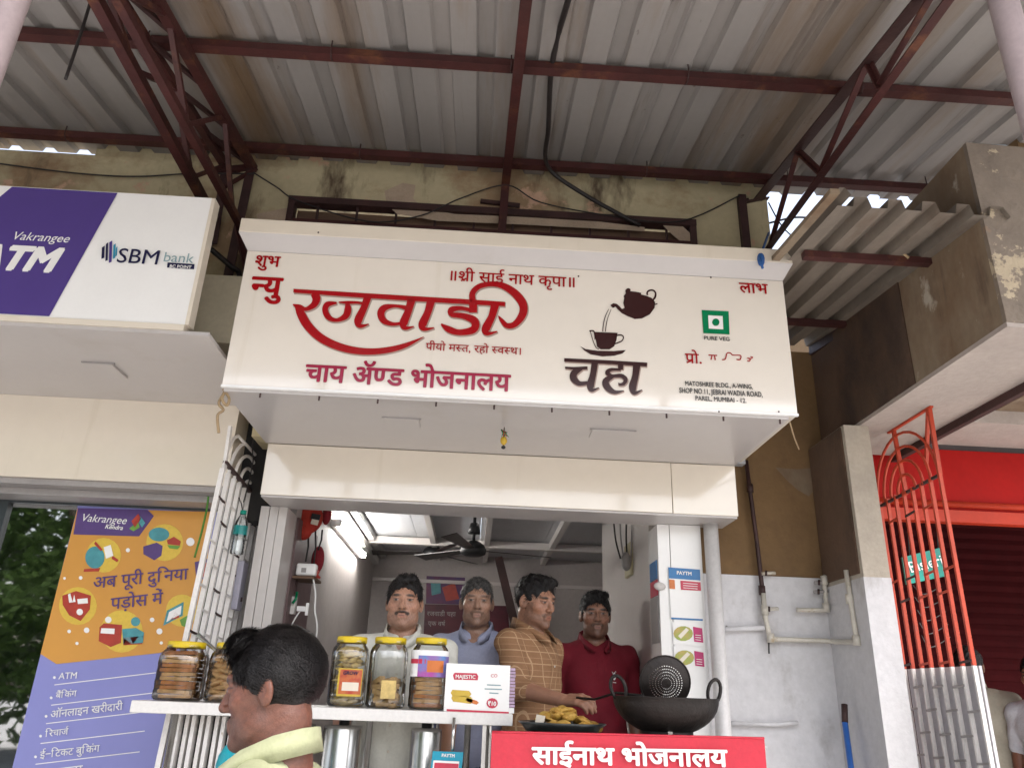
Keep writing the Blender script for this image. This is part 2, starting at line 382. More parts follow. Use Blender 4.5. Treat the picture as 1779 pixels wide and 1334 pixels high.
# left box truss: two planes
tA, tB = -1.36, -1.5
member((tA, 3.62, can(3.62)-.08), (tA, 1.0, can(1.0)-.08), .05, name='top_chord')
member((tB, 3.62, can(3.62)-.09), (tB, 1.0, can(1.0)-.09), .045, name='top_chord')
member((tB, 3.70, 3.845), (tB, 1.0, 3.86), .05, name='bottom_chord')
member((tA+.02, 3.62, 3.80), (tA-.05, 1.0, 3.79), .04, name='bottom_chord')
ys = [3.55, 3.2, 2.85, 2.5, 2.15, 1.8, 1.45, 1.1]
for a in range(len(ys)-1):
    up0, up1 = (a % 2 == 0), (a % 2 == 1)
    member((tB, ys[a], can(ys[a])-.09 if up0 else 3.85), (tB, ys[a+1], can(ys[a+1])-.09 if up1 else 3.85), .026)
    member((tA, ys[a]-.1, can(ys[a])-.08 if up1 else 3.80), (tA, ys[a+1]-.1, can(ys[a+1])-.08 if up0 else 3.80), .026)
    member((tA, ys[a], can(ys[a])-.085), (tB, ys[a+1], can(ys[a+1])-.09), .022, 'dark_iron')
member((tA, 3.585, 4.23), (tA-.01, 3.585, 3.35), .055, 'dark_iron', 'wall_post')
member((tB, 3.585, 4.21), (tB+.02, 3.585, 3.70), .05, 'dark_iron', 'wall_post')
member((tA, 3.55, 3.80), (tA+.14, 3.50, 3.42), .035)
member((tA, 3.58, 4.21), (tB-.05, 3.56, 4.16), .035); member((tB, 3.56, 4.05), (tB+.17, 3.56, 4.2), .03)
# right truss
tC = 1.5
member((tC, 3.62, can(3.62)-.06), (tC, 1.0, can(1.0)-.11), .062, 'dark_iron', 'top_chord')
member((tC, 3.63, 3.86), (tC, 1.0, 3.76), .042, name='bottom_chord')
ys = [3.5, 3.05, 2.85, 2.35, 2.3, 1.7, 1.2]
for a in range(len(ys)-1):
    u0 = a % 2 == 1
    member((tC, ys[a], can(ys[a])-.09 if u0 else 3.85), (tC, ys[a+1], 3.83 if u0 else can(ys[a+1])-.09), .03)
member((1.40, 3.585, 4.22), (1.405, 3.585, 3.35), .05, 'dark_iron', 'wall_post')
member((1.40, 3.585, 4.19), (1.56, 3.60, 4.24), .04, 'dark_iron')
# centre rafter under the purlins, and its post on the wall
mb = MB(); mb.bar((.055, 3.56, can(3.56)-.085), (.10, .9, can(.9)-.085), .045, .04); mb.build('rafter', 'red_oxide', canopy)
MB().bar((.055, 3.57, 4.22), (.034, 3.585, 3.42), .045, .045, (0, 1, 0)).build('wall_post', 'red_oxide', canopy)
MB().bar((-.08, 3.575, 4.075), (.14, 3.575, 4.06), .02, .02).build('truss_bar', 'dark_iron', canopy)
# the posts that carry the street edge
for px_, py_ in ((1760, 65), (8, 40)):
    p = PY(px_, py_, 1.25); g = 1 if px_ > 900 else -1
    o = thing('canopy_post', 'round grey steel post carrying the street edge of the canopy' if g > 0 else 'round steel canopy post on the cash machine side', 'post', (p.x, p.y, 0))
    MB().tube([(p.x, p.y, 0), (p.x, p.y, can(1.25)-.04)], .03, 16).build('shaft', M('post_paint', (.45, .36, .36), .45, var=.2, scale=6) if 'post_paint' not in MATS else 'post_paint', o)
    MB().box((p.x-.09, p.y-.09, 0), (p.x+.09, p.y+.09, .012)).build('base_plate', 'dark_iron', o)
    MB().bar((p.x-.1*g, p.y, can(1.25)-.05), (p.x+.1*g, p.y, can(1.25)-.05), .05, .05).build('head_plate', 'dark_iron', o)
# loose wires under the roof
def wire(name, label, pts, r=.006, m='wire', cat='cable'):
    P_ = [np.array(Vector(p)) for p in pts]; P_ = [P_[0]]+P_+[P_[-1]]; out = []
    for i in range(1, len(P_)-2):
        for j in range(6):
            t = j/6; a, b, c, d = P_[i-1:i+3]; out.append(.5*((2*b)+(c-a)*t+(2*a-5*b+4*c-d)*t*t+(3*b-a-3*c+d)*t**3))
    out.append(P_[-1]); return tag(MB().tube([Vector(p) for p in out], r, 6).build(name, m), label, cat)
wire('power_cable', 'thick black cable sagging under the roof sheets to the wall', [PY(1004, -90, 1.9), PY(987, 0, 2.16), PY(970, 60, 2.42), PY(957, 130, 2.66), PY(953, 220, 3.05), PY(951, 288, 3.4), PY(1010, 335, 3.5), PY(1112, 392, 3.57)], .012)
wire('thin_wire', 'thin wire drooping across the plaster wall over the sign', [PY(440, 300, 3.55), PY(480, 325, 3.56), PY(520, 350, 3.57), PY(640, 385, 3.57), PY(730, 375, 3.57), PY(800, 345, 3.57), PY(880, 322, 3.55), PY(940, 352, 3.57), PY(1060, 375, 3.57), PY(1180, 385, 3.57), PY(1285, 340, 3.56)], .004)
wire('thin_wire', 'thin wire strung along the wall over the purple sign', [PY(-20, 282, 3.57), PY(120, 300, 3.57), PY(230, 307, 3.57), PY(330, 302, 3.57), PY(440, 302, 3.55)], .0045)
wire('dangling_cord', 'short dark cord dangling from a purlin beside the truss', [PY(158, 2, 2.3), PY(140, 60, 2.3), PY(114, 138, 2.3)], .006)

# ================================================================ walls
wall = thing('plaster_wall', 'stained ochre plaster wall with peeled patches behind the shop sign', 'wall', (0, 3.6, .36))
mb = MB()
mb.box((-6, 3.6, 3.2), (-1.12, 3.82, 4.245)); mb.box((-1.12, 3.6, 4.05), (1.12, 3.82, 4.33)); mb.box((1.12, 3.6, 3.3), (1.555, 3.82, 4.34)); mb.box((-2.25, 3.62, 4.24), (-1.12, 3.80, 4.335))
mb.box((-6, 3.6, 2.86), (-1.12, 3.82, 3.2)); mb.box((-1.12, 3.6, 2.66), (1.12, 3.82, 3.40))
mb.build('wall_face', 'old_plaster', wall); box('sky_gap_infill', (-1.25, 3.84, 2.3), (-1.0, 3.98, 3.5), 'dark_gap', wall)  # dark block added to stop the sky showing through above the gate
for poly in ([(668, 332), (700, 318), (722, 322), (718, 345), (735, 362), (790, 372), (880, 376), (1000, 380), (1120, 395), (1120, 402), (900, 390), (760, 384), (690, 372), (672, 356)],
             [(445, 372), (505, 360), (505, 392), (470, 393), (448, 385)], [(1140, 380), (1180, 388), (1215, 420), (1210, 440), (1170, 410)]):
    me = bpy.data.meshes.new('peeled_patch'); me.from_pydata([PY(x, y, 3.594) for x, y in poly], [], [tuple(range(len(poly)))]); me.materials.append(MATS['raw_plaster']); put('peeled_patch', me, wall)
MB().box((-1.42, 3.585, 3.3), (-1.36, 3.6, 4.3)).build('plaster_pilaster', 'old_plaster', wall)
# the ventilator slot over the sign
vent = thing('ventilator_grille', 'long rusty ventilator grille in the plaster wall behind the sign', 'grille', (0, 3.6, 3.4))
box('frame_top', (-1.13, 3.575, 4.0), (1.13, 3.64, 4.04), 'dark_iron', vent)
box('frame_side', (-1.13, 3.58, 3.40), (-1.095, 3.64, 4.0), 'dark_iron', vent); box('frame_side', (1.095, 3.58, 3.40), (1.13, 3.64, 4.0), 'dark_iron', vent)
box('rail', (-1.095, 3.59, 3.885), (1.095, 3.615, 3.905), 'red_oxide', vent); box('rail', (-1.095, 3.59, 3.64), (1.095, 3.615, 3.66), 'dark_iron', vent)
for k in range(10): MB().bar((-.97+.215*k, 3.603, 3.42), (-.97+.215*k, 3.603, 4.0), .012, .012, (0, 1, 0)).build('grille_bar', 'dark_iron', vent)
box('timber_panel', (-1.095, 3.66, 3.76), (1.095, 3.69, 4.0), M('dusty_timber', (.20, .12, .075), .85, var=.35, scale=4, stretch=(.4, 1, 6), bump=.3), vent)
box('back_panel', (-1.095, 3.72, 3.40), (1.095, 3.75, 3.76), 'dark_gap', vent)
p = PY(550, 388, 3.585); bag = MB(); bag.ball((p.x, 3.665, p.z-.04), (.075, .035, .09), 14, 9); o = bag.build('plastic_bag', M('bag_film', (.62, .58, .55), .35, var=.2, scale=20, bump=.8, bscale=25)); tag(o, 'crumpled pale plastic bag stuffed behind the ventilator bars', 'bag')

# right side: recessed brown and whitewashed wall, pillar, concrete fin
rw = thing('painted_wall', 'plastered wall brown above and whitewashed below beside the tea shop', 'wall', (1.5, 3.92, .36))
box('brown_band', (1.10, 3.92, 2.147), (2.05, 4.1, 3.42), 'brown_wall', rw); box('whitewashed_band', (1.10, 3.912, .36), (2.05, 4.1, 2.147), 'white_wash', rw)
me = [(1347, 812), (1385, 815), (1415, 812), (1416, 850), (1405, 862), (1385, 850), (1368, 835)]
mm = bpy.data.meshes.new('bare_patch'); mm.from_pydata([PY(x, y, 3.914) for x, y in me], [], [tuple(range(len(me)))]); mm.materials.append(MATS['old_concrete']); put('bare_patch', mm, rw)
pl = thing('white_pillar', 'whitewashed square pillar behind the red folding gate', 'pillar', (1.9, 3.65, .36))
box('shaft', (1.775, 3.5, .36), (1.905, 3.911, 2.10), 'white_wash', pl); box('upper_shaft', (1.778, 3.502, 2.10), (1.903, 3.909, 2.836), M('aged_cream', (.50, .44, .36), .9, var=.25, scale=4, bump=.3), pl); box('side_render', (1.771, 3.53, 2.12), (1.7775, 3.91, 2.83), 'dark_brown_wall', pl)  # side face in a darker brown than the shaft
fin = thing('concrete_fin', 'raw stained concrete fin wall projecting over the red gate', 'wall', (1.95, 3, 2.844))
ZF = 2.844; fa, fb_, fr0, fr1 = PZ(1445, 770, ZF), PZ(1745, 568, ZF), PZ(1640, 745, ZF), PZ(1779, 655, ZF)     # corners of the fin's underside, read at its height
fdir = (fb_-fa).normalized(); fa = fa-fdir*.12; top_z = PX(1665, 262, fb_.x).z; fr1 = fb_+Vector((.42, .02, 0)); fr0 = fa+Vector((.42, .02, 0))
def fin_prism(name, a, b, c, d, z0, z1, m): return MB().prism([(q.x, q.y, z0) for q in (a, b, c, d)], (0, 0, z1-z0)).build(name, m, fin)
nrm = Vector((-fdir.y, fdir.x, 0)); nrm = nrm if nrm.x < 0 else -nrm
fin_prism('concrete_block', fa, fb_, fr1, fr0, ZF+.012, top_z, 'old_concrete')
q0, q1 = fb_-fdir*.0+nrm*.003, fr1; fin_prism('plastered_end', q0+fdir*.022, q1+fdir*.022+Vector((.25, 0, 0)), q1+Vector((.25, 0, 0))+fdir*.001, q0+fdir*.001, ZF+.010, top_z-.002, 'peeling')
fin_prism('soffit', fa+nrm*.004, fb_+nrm*.004+fdir*.02, fr1+fdir*.02, fr0, ZF-.008, ZF+.011, 'beam_soffit')
L_ = (fb_-fa).length; fin_prism('shaded_stain_face', fa+nrm*.001, fa+fdir*(L_*.62)+nrm*.001, fa+fdir*(L_*.62)+nrm*.007, fa+nrm*.007, ZF+.013, top_z-.25, 'dark_brown_wall')  # dark stain, with the awning's shade painted into its colour
fin_prism('drip_edge', fr0-Vector((.03, 0, 0)), fr1-Vector((.03, 0, 0)), fr1, fr0, ZF-.045, ZF-.009, 'dark_iron')
FIN_TOP = top_z
o = thing('grey_water_pipe', 'pale blue water pipe lying on top of the concrete fin', 'pipe', (2.1, fb_.y+.1, FIN_TOP))
a = PY(1690, 268, fb_.y+.06); a.z = FIN_TOP+.022; MB().tube([a, a+Vector((.05, 0, 0))], .014, 10).build('tap_end', 'bright_red', o)
MB().tube([a+Vector((.05, 0, 0)), a+Vector((.9, .02, .004))], .024, 12).build('pipe_run', 'blue_pvc', o); MB().tube([a+Vector((.07, 0, 0)), a+Vector((.13, 0, .001))], .036, 12).build('coupling', 'blue_pvc', o)
up = thing('upper_building', 'brown concrete upper storey beyond the end of the corrugated canopy', 'building', (4, 3.4, 3.6))
box('slab', (2.62, 3.0, 4.0), (7, 8, 4.5), 'brown_wall', up); box('storey_wall', (2.66, 3.3, 3.0), (7, 8, 4.0), 'old_concrete', up)
# small lower awning between sign and fin
aw = thing('lower_awning', 'small sagging corrugated awning beside the tea shop sign', 'awning', (1.55, 3, 3.4))
zf = lambda x, y: 3.335+.10*(y-2.75)
corrugated('awning_sheet', 1.295, 5, .132, zf, 2.37, 3.9, 'old_sheet', aw, slot=.05, dep=.045)
corrugated('awning_sheet', 1.245, 1, .06, lambda x, y: zf(x, y)+.006, 2.30, 2.84, 'old_sheet', aw, slot=.02, dep=.03, ny=3)
for Y in (2.75, 3.5): MB().bar((1.32, Y, zf(1.3, Y)-.018), (1.93, Y, zf(1.80, Y)-.018), .035, .03).build('awning_bar', 'red_oxide', aw)
MB().bar((1.97, 2.42, zf(1.9, 2.42)-.03), (1.85, 3.9, zf(1.8, 3.9)-.03), .03, .05).build('edge_bar', 'dark_iron', aw)
MB().bar((1.238, 2.27, zf(1.2, 2.24)+.005), (1.238, 2.84, zf(1.2, 2.83)+.005), .035, .02).build('edge_batten', 'old_concrete', aw)
p = PY(1565, 437, 2.72); tag(MB().ball((p.x, 2.72, p.z), (.016, .012, .014), 8, 6).tube([p, p+Vector((.03, 0, -.03))], .006, 6).build('rag_knot', 'rope'), 'small knotted rag tied on the awning bar', 'rag')
wire('thin_wire', 'wire crossing the open gap beside the ochre wall', [PY(1335, 352, 3.65), PY(1360, 395, 3.65), PY(1395, 425, 3.65)], .004)
wire('thin_wire', 'wire stretched over the gap between wall and awning', [PY(1335, 388, 3.7), PY(1380, 378, 3.7), PY(1420, 380, 3.7)], .006)
# ================================================================ main signboard
YS = 2.895; ZS = 2.641
sg = thing('shop_signboard', 'wide glossy cream tea shop signboard with red lettering and brown teapot', 'signboard', (.11, 2.95, ZS))
box('sign_box', (-1.05, YS, ZS+.004), (1.283, 3.59, 3.27), 'sign_white', sg)
box('edge_trim', (-1.054, YS-.003, ZS), (1.287, YS+.012, ZS+.010), 'white_print', sg)
mb = MB()                                              # cornice: upright band over a sloping cove
for a, b in (((-1.05, YS, 3.271), (-1.085, YS-.055, 3.325)),):
    mb.add([(-1.05, YS, 3.272), (1.283, YS, 3.272), (1.315, YS-.05, 3.332), (-1.085, YS-.05, 3.332), (-1.05, 3.59, 3.272), (1.283, 3.59, 3.272), (1.315, 3.59, 3.332), (-1.085, 3.59, 3.332)],
           [(0, 1, 2, 3), (1, 5, 6, 2), (4, 0, 3, 7), (0, 4, 5, 1)])
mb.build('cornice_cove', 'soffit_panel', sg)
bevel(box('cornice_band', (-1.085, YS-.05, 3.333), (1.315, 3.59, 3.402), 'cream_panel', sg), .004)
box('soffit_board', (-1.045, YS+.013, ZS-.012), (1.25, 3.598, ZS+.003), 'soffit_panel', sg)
for x0, y0, x1, y1 in ((668, 724, 730, 742), (1030, 744, 1092, 762)):
    a, b = PZ(x0, y0, ZS-.012), PZ(x1, y1, ZS-.012); box('downlight_panel', (a.x, a.y, ZS-.019), (b.x, b.y, ZS-.0125), 'soffit_panel', sg)
    box('downlight_frame', (a.x-.012, a.y+.006, ZS-.0165), (b.x+.012, a.y-.002, ZS-.0122), 'grey_metal', sg)
for k in range(10):
    x = -.9+.235*k; MB().tube([(x, YS+.02, ZS-.03), (x, YS+.02, ZS)], .004, 6).build('screw', 'dark_iron', sg)
for x, y in ((1249, 715), (1353, 715), (1235, 482), (553, 404), (1005, 480)):
    p = PY(x, y, YS-.002 if y > 450 else YS-.052); MB().ball((p.x, p.y, p.z), .004, 6, 4).build('rivet', 'dark_iron', sg)
YL = YS-.0025
def sline(s, x0, y0, x1, y1, m, name='lettering', **k):
    a, b = PY(x0, y0, YL), PY(x1, y1, YL); z = (a.z+b.z)/2; a.z = b.z = z
    return lettering(name, s, a, b, m, sg, **k)
sline('शुभ', 446, 444, 488, 447, 'sign_red', off=.018, h=1.05)
sline('न्यु', 440, 481, 492, 485, 'sign_red', off=.03, h=1.05)
sline('॥श्री साई नाथ कृपा॥', 784, 471, 998, 483, 'sign_red', off=.012, h=1.0)
sline('पीयो मस्त, रहो स्वस्थ।', 740, 597, 905, 604, 'sign_red', off=.008, h=1.0)
sline('चाय ॲण्ड भोजनालय', 533, 634, 887, 652, 'sign_crimson', off=.024, h=1.05)
sline('लाभ', 1284, 492, 1333, 494, 'sign_red', off=.018, h=1.0)
sline('प्रो.', 1190, 614, 1218, 616, 'sign_red', off=.012, h=1.0)
sline('PURE VEG', 1223, 583, 1267, 586, 'sign_black', 'small_lettering', top=.73, off=.008)
for s, x0, x1, y in (('MATOSHREE BLDG., A-WING,', 1190, 1307, 662), ('SHOP NO.11, JEBRAI WADIA ROAD,', 1180, 1324, 673.5), ('PAREL, MUMBAI - 12.', 1208, 1296, 687.5)):
    sline(s, x0, y, x1, y+6*(x1-x0)/140, 'sign_black', 'address_line', top=.73, off=.004, h=1.5 if x1-x0 > 130 else 1.35 if x1-x0 > 100 else 1.2)
def Z5(x, y): return PY(380+x*.2923, 380+y*.2923, YL)
def Z6(x, y): return PY(880+x*.2923, 400+y*.2923, YL)
# the big brush-drawn name
name_strokes = [
 [(40, 104, 28), (500, 135, 34), (1000, 166, 36), (1300, 184, 36), (1562, 200, 32)],
 [(192, 122, 60), (206, 162, 58), (186, 206, 46), (130, 236, 28), (85, 220, 34), (36, 203, 8)],
 [(68, 212, 38), (95, 272, 60), (142, 352, 62), (222, 432, 60), (332, 492, 56), (462, 530, 52), (600, 541, 46), (740, 526, 42), (860, 491, 32), (978, 434, 3)],
 [(575, 148, 55), (546, 230, 50), (506, 318, 58), (522, 358, 32), (582, 344, 7)],
 [(352, 192, 14), (288, 202, 40), (268, 242, 42), (294, 296, 40), (352, 316, 26), (414, 288, 46), (432, 240, 50), (428, 196, 30)],
 [(366, 188, 8), (430, 190, 22), (500, 190, 18), (556, 200, 18)],
 [(890, 165, 60), (866, 250, 52), (832, 338, 60), (848, 372, 30), (906, 360, 7)],
 [(855, 228, 34), (775, 213, 22), (696, 226, 46), (668, 268, 52), (692, 320, 44), (760, 344, 26), (832, 332, 20)],
 [(1030, 175, 60), (1006, 260, 52), (968, 348, 60), (986, 380, 30), (1052, 370, 7)],
 [(1332, 190, 60), (1332, 262, 56)],
 [(1330, 248, 28), (1244, 230, 30), (1176, 242, 44), (1180, 276, 36), (1262, 286, 42), (1342, 322, 58), (1334, 384, 54), (1232, 404, 42), (1154, 380, 46), (1102, 344, 12)],
 [(1490, 205, 60), (1466, 290, 52), (1422, 382, 60), (1442, 412, 30), (1506, 397, 7)],
 [(1332, 190, 48), (1326, 125, 42), (1370, 76, 38), (1450, 56, 36), (1540, 66, 44), (1630, 120, 56), (1690, 200, 60), (1686, 276, 56), (1632, 344, 44), (1574, 354, 38), (1534, 312, 26), (1514, 284, 6)]]
def Z7(x, y): return PY(500+x*.2417, 480+y*.2417, YL)
def Z8(x, y): return PY(960+x*.1575, 490+y*.1575, YL)
print_strokes(MB(), name_strokes, Z7).build('brush_lettering', 'sign_red', sg)
# a thin dark shadow outline behind the big letters
sh = print_strokes(MB(), [[(x+5, y+7, w_+7) for x, y, w_ in st] for st in name_strokes], lambda x, y: Z7(x, y)+Vector((0, .0021, 0)))
sh.v = [(x, min(y, YS-.0002), z) for x, y, z in sh.v]; sh.build('letter_shadow_print', M('print_shadow', (.42, .30, .25), .2, var=.05), sg)
word = [
 [(128, 858, 38), (580, 882, 42), (1042, 910, 44)],
 [(466, 890, 72), (446, 1020, 68), (418, 1135, 82), (434, 1192, 42), (512, 1164, 8)],
 [(138, 944, 22), (250, 952, 30), (384, 946, 34)],
 [(320, 952, 40), (240, 1002, 74), (232, 1062, 76), (292, 1118, 54), (385, 1112, 36)],
 [(752, 892, 66), (750, 968, 52)],
 [(752, 968, 24), (648, 966, 36), (604, 1000, 50), (655, 1036, 34), (756, 1034, 44), (806, 1076, 44), (782, 1122, 38), (740, 1130, 26), (728, 1112, 8)],
 [(668, 1036, 40), (588, 1090, 70), (604, 1158, 72), (682, 1212, 46), (786, 1198, 8)],
 [(930, 910, 82), (912, 1040, 72), (884, 1155, 82), (904, 1222, 46), (988, 1188, 8)]]
print_strokes(MB(), word, Z8).build('brush_lettering', 'sign_brown', sg)
sh = print_strokes(MB(), [[(x+6, y+8, w_+12) for x, y, w_ in st] for st in word], lambda x, y: Z8(x, y)+Vector((0, .0021, 0))); sh.v = [(x, min(y, YS-.0002), z) for x, y, z in sh.v]; sh.build('letter_shadow_print', 'print_shadow', sg)
# teapot, stream, cup and saucer
def zpoly(name, pts, m='sign_brown', fn=Z6, dy=0.):
    me = bpy.data.meshes.new(name); me.from_pydata([fn(*p)+Vector((0, dy, 0)) for p in pts], [], [tuple(range(len(pts)))]); me.materials.append(MATS[m]); return put(name, me, sg)
zpoly('teapot_emblem', [(716, 346), (728, 344), (738, 352), (736, 362), (770, 366), (800, 372), (800, 382), (832, 390), (862, 402), (884, 428), (880, 462), (852, 500), (806, 524), (762, 528), (718, 510), (684, 492), (660, 470), (648, 455), (632, 462), (616, 446), (634, 434), (656, 438), (672, 452), (686, 468), (702, 462), (694, 432), (700, 402), (696, 392), (708, 376), (706, 356)])
print_strokes(MB(), [[(838, 386, 10), (836, 370, 10), (850, 358, 10), (872, 358, 10), (886, 374, 10), (882, 400, 12), (868, 420, 10), (880, 440, 8), (897, 436, 6)]], Z6).build('teapot_handle_print', 'sign_brown', sg)
print_strokes(MB(), [[(608, 468, 3), (588, 510, 5), (576, 560, 5), (572, 602, 5)], [(622, 470, 3), (602, 520, 4), (592, 565, 5), (588, 602, 5)]], Z6).build('pouring_stream_print', 'sign_brown', sg)
zpoly('cup_emblem', [(520, 604), (660, 610), (654, 650), (640, 690), (612, 708), (560, 708), (538, 692), (530, 650)])
print_strokes(MB(), [[(654, 626, 7), (678, 622, 7), (694, 632, 7), (688, 655, 7), (664, 668, 8), (640, 676, 8)]], Z6).build('cup_handle_print', 'sign_brown', sg)
print_strokes(MB(), [[(492, 598, 8), (520, 602, 8), (526, 650, 5)], [(498, 600, 4), (512, 650, 4), (530, 694, 5), (550, 708, 4)]], Z6).build('cup_outline_print', 'sign_brown', sg)
zpoly('saucer_emblem', [(440, 690), (470, 706), (540, 716), (640, 718), (710, 712), (690, 732), (640, 746), (570, 750), (500, 738), (462, 714)])
# pure-veg mark
zpoly('veg_mark', [(1160, 474), (1320, 482), (1326, 620), (1170, 612)], 'veg_green'); zpoly('veg_mark_inset', [(1198, 506), (1284, 511), (1288, 590), (1202, 585)], 'white_print', dy=-.001)
zpoly('veg_mark_dot', circ(1243, 548, 22, 22), 'veg_green', dy=-.002)
print_strokes(MB(), [[(1200, 742, 7), (1252, 744, 7)], [(1222, 742, 6), (1215, 770, 8)], [(1236, 744, 6), (1240, 772, 8)], [(1280, 770, 6), (1300, 765, 8), (1310, 732, 6), (1330, 730, 6), (1345, 742, 6), (1390, 745, 6), (1388, 768, 7), (1366, 768, 6)],
  [(1430, 760, 6), (1446, 765, 7), (1444, 778, 6), (1430, 776, 6)], [(1448, 752, 5), (1462, 756, 6), (1450, 766, 5)]], Z6).build('worn_lettering', 'sign_red', sg)
# blue knot where the truss bar meets the cornice, charm hanging below the soffit
p = PY(1324, 448, 2.83); tag(MB().ball((p.x, 2.845, p.z+.0), (.017, .02, .032), 8, 6).tube([(p.x-.01, 2.83, p.z), (p.x-.004, 2.826, p.z-.055)], .006, 6).tube([(p.x, 2.87, p.z+.01), (1.46, 3.40, 3.86)], .006, 6).build('blue_cord_tie', M('blue_cord', (.02, .10, .32), .7)), 'blue cord tied round the corner of the sign cornice', 'cord')
ch = thing('lemon_chilli_charm', 'small lemon and chilli charm hanging under the sign soffit', 'charm', (.09, 3.28, 2.5))
p = PZ(876, 742, ZS-.012); q = Vector((p.x, p.y, ZS-.012))
MB().tube([q, q+Vector((0, 0, -.10))], .002, 5).build('string', 'wire', ch)
for k in range(5): MB().tube([q+Vector((-.012+.006*k, 0, -.012-.003*k)), q+Vector((.002*(k-2), -.012, -.03)), q+Vector((.008*(k-2)+.006, 0, -.045))], [.003, .004, .001], 6).build('chilli', 'bright_red' if k % 2 else 'veg_green', ch)
MB().ball(q+Vector((0, 0, -.062)), (.015, .015, .02), 10, 8).build('lemon', M('lemon', (.62, .40, .03), .5), ch); MB().ball(q+Vector((0, 0, -.092)), (.010, .010, .008), 8, 6).build('charcoal_piece', 'black_rubber', ch)

# ================================================================ tea shop fascia
fb = thing('shutter_fascia', 'glossy cream fascia box over the tea shop counter', 'fascia', (.1, 3.7, 2.374))
bevel(box('front_panel', (-1.035, 3.6, 2.377), (.93, 3.85, ZS-.013), 'cream_panel', fb), .003); bevel(box('end_panel', (.932, 3.6, 2.376), (1.25, 3.84, ZS-.013), 'cream_panel', fb), .003)
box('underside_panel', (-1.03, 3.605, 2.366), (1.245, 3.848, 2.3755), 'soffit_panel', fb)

# ================================================================ neighbouring cash-machine shop
YA = 2.786; ZA = 2.824
at = thing('bank_signboard', 'purple and white bank signboard over the cash machine shop', 'signboard', (-2.2, 2.9, ZA))
aR = -1.2
box('sign_box', (-4.5, YA, ZA+.03), (aR, YA+.05, 3.452), 'white_print', at)
a, b = PY(345, 476, 3.1), PY(401, 596, 3.1); box('side_panel', (a.x-.1, 3.1, b.z), (b.x, 3.58, a.z), M('stained_cream', (.60, .54, .40), .6, var=.15, scale=3), at); box('side_return', (b.x, 3.12, b.z), (b.x+.03, 3.58, a.z+.01), 'dark_gap', at)
box('edge_strip', (aR+.001, YA-.002, ZA+.03), (aR+.016, YA+.055, 3.45), 'cream_panel', at)
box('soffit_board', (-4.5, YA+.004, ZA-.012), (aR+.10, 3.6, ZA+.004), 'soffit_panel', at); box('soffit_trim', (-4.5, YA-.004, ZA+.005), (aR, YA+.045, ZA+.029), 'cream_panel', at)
a, b = PZ(146, 628, ZA-.012), PZ(222, 655, ZA-.012); box('downlight_panel', (a.x, a.y, ZA-.022), (b.x, b.y, ZA-.013), 'soffit_panel', at); box('downlight_frame', (a.x-.01, a.y+.005, ZA-.018), (b.x+.01, a.y-.004, ZA-.0125), 'grey_metal', at)
YB = YA-.0025
def zl(s, x0, y0, x1, y1, m, **k):
    a, b = PY(x0, y0, YB-.001), PY(x1, y1, YB-.001); a.z = b.z = (a.z+b.z)/2; return lettering('lettering', s, a, b, m, at, top=k.pop('top', .73), **k)
tp, bt = 3.448, ZA+.034
a0, a1 = PY(24, 315, YB), PY(-10, 368, YB); b0, b1 = PY(208, 322, YB), PY(82, 561, YB)
me = bpy.data.meshes.new('purple_panel'); me.from_pydata([(a0.x, YB, tp), (a1.x-.35, YB, bt), (b1.x, YB, bt), (b0.x, YB, tp)], [], [(0, 1, 2, 3)]); me.materials.append(MATS['navy_purple']); put('purple_panel', me, at)
zl('Vakrangee', 28, 402, 127, 407, 'white_print', shear=.28, off=.0)
zl('ATM', -22, 424, 112, 430, 'white_print', shear=.28, off=.045)
zl('SBM', 209, 430, 279, 434, 'ink_navy', off=.003); zl('bank', 288, 436, 339, 441, 'grey_ink')
flat('badge', [(291, 456), (338, 459), (337, 468), (290, 465)], YB-.0005, 'ink_navy', at); zl('BC POINT', 296, 459.5, 333, 462, 'white_print', off=.01)
for x0, x1, t, b_, m in ((177, 182, 427, 448, 'ink_navy'), (184, 188, 421, 452, 'ink_navy'), (190, 195, 418, 455, 'navy_purple'), (197, 201, 423, 448, 'sky_ink'), (201.5, 204, 428, 444, 'sky_ink')):
    flat('logo_stripe', [(x0, t+3), (x1, t), (x1-1, b_), (x0-1, b_+2)], YB-.0005, m, at)
# fascia, lintel, glass front
af = thing('bank_fascia', 'cream fascia panel and grey lintel over the glass front', 'fascia', (-2.5, 3.6, 2.3))
box('front_panel', (-4.5, 3.6, 2.408), (-1.20, 3.78, ZA-.013), 'cream_panel', af); box('lintel', (-4.5, 3.62, 2.38), (-1.20, 3.80, 2.407), 'grey_metal', af); box('track', (-4.5, 3.70, 2.348), (-1.20, 3.9, 2.379), 'grey_metal', af)
gd = thing('glass_door', 'dark reflecting glass front of the cash machine shop', 'glass door', (-2.3, 3.86, .36))
box('pane', (-4.4, 3.862, .40), (-1.20, 3.872, 2.345), 'door_glass', gd); box('top_rail', (-4.4, 3.845, 2.336), (-1.20, 3.88, 2.347), 'door_frame', gd)
for x in (-2.335, -1.22): box('stile', (x-.055, 3.84, .40), (x+.02, 3.885, 2.336), 'door_frame', gd)
box('bottom_rail', (-4.4, 3.845, .36), (-1.20, 3.88, .46), 'door_frame', gd)
box('inner_room_wall', (-4.4, 5.6, .36), (-1.20, 5.7, 2.6), 'dull_wall', gd); box('inner_ceiling', (-4.4, 3.9, 2.5), (-1.20, 5.6, 2.56), 'dull_wall', gd)
o = box('cash_machine_cabinet', (-2.75, 4.7, .36), (-2.1, 5.4, 1.9), 'navy_purple'); tag(o, 'dark cabinet standing inside behind the glass front', 'cabinet')

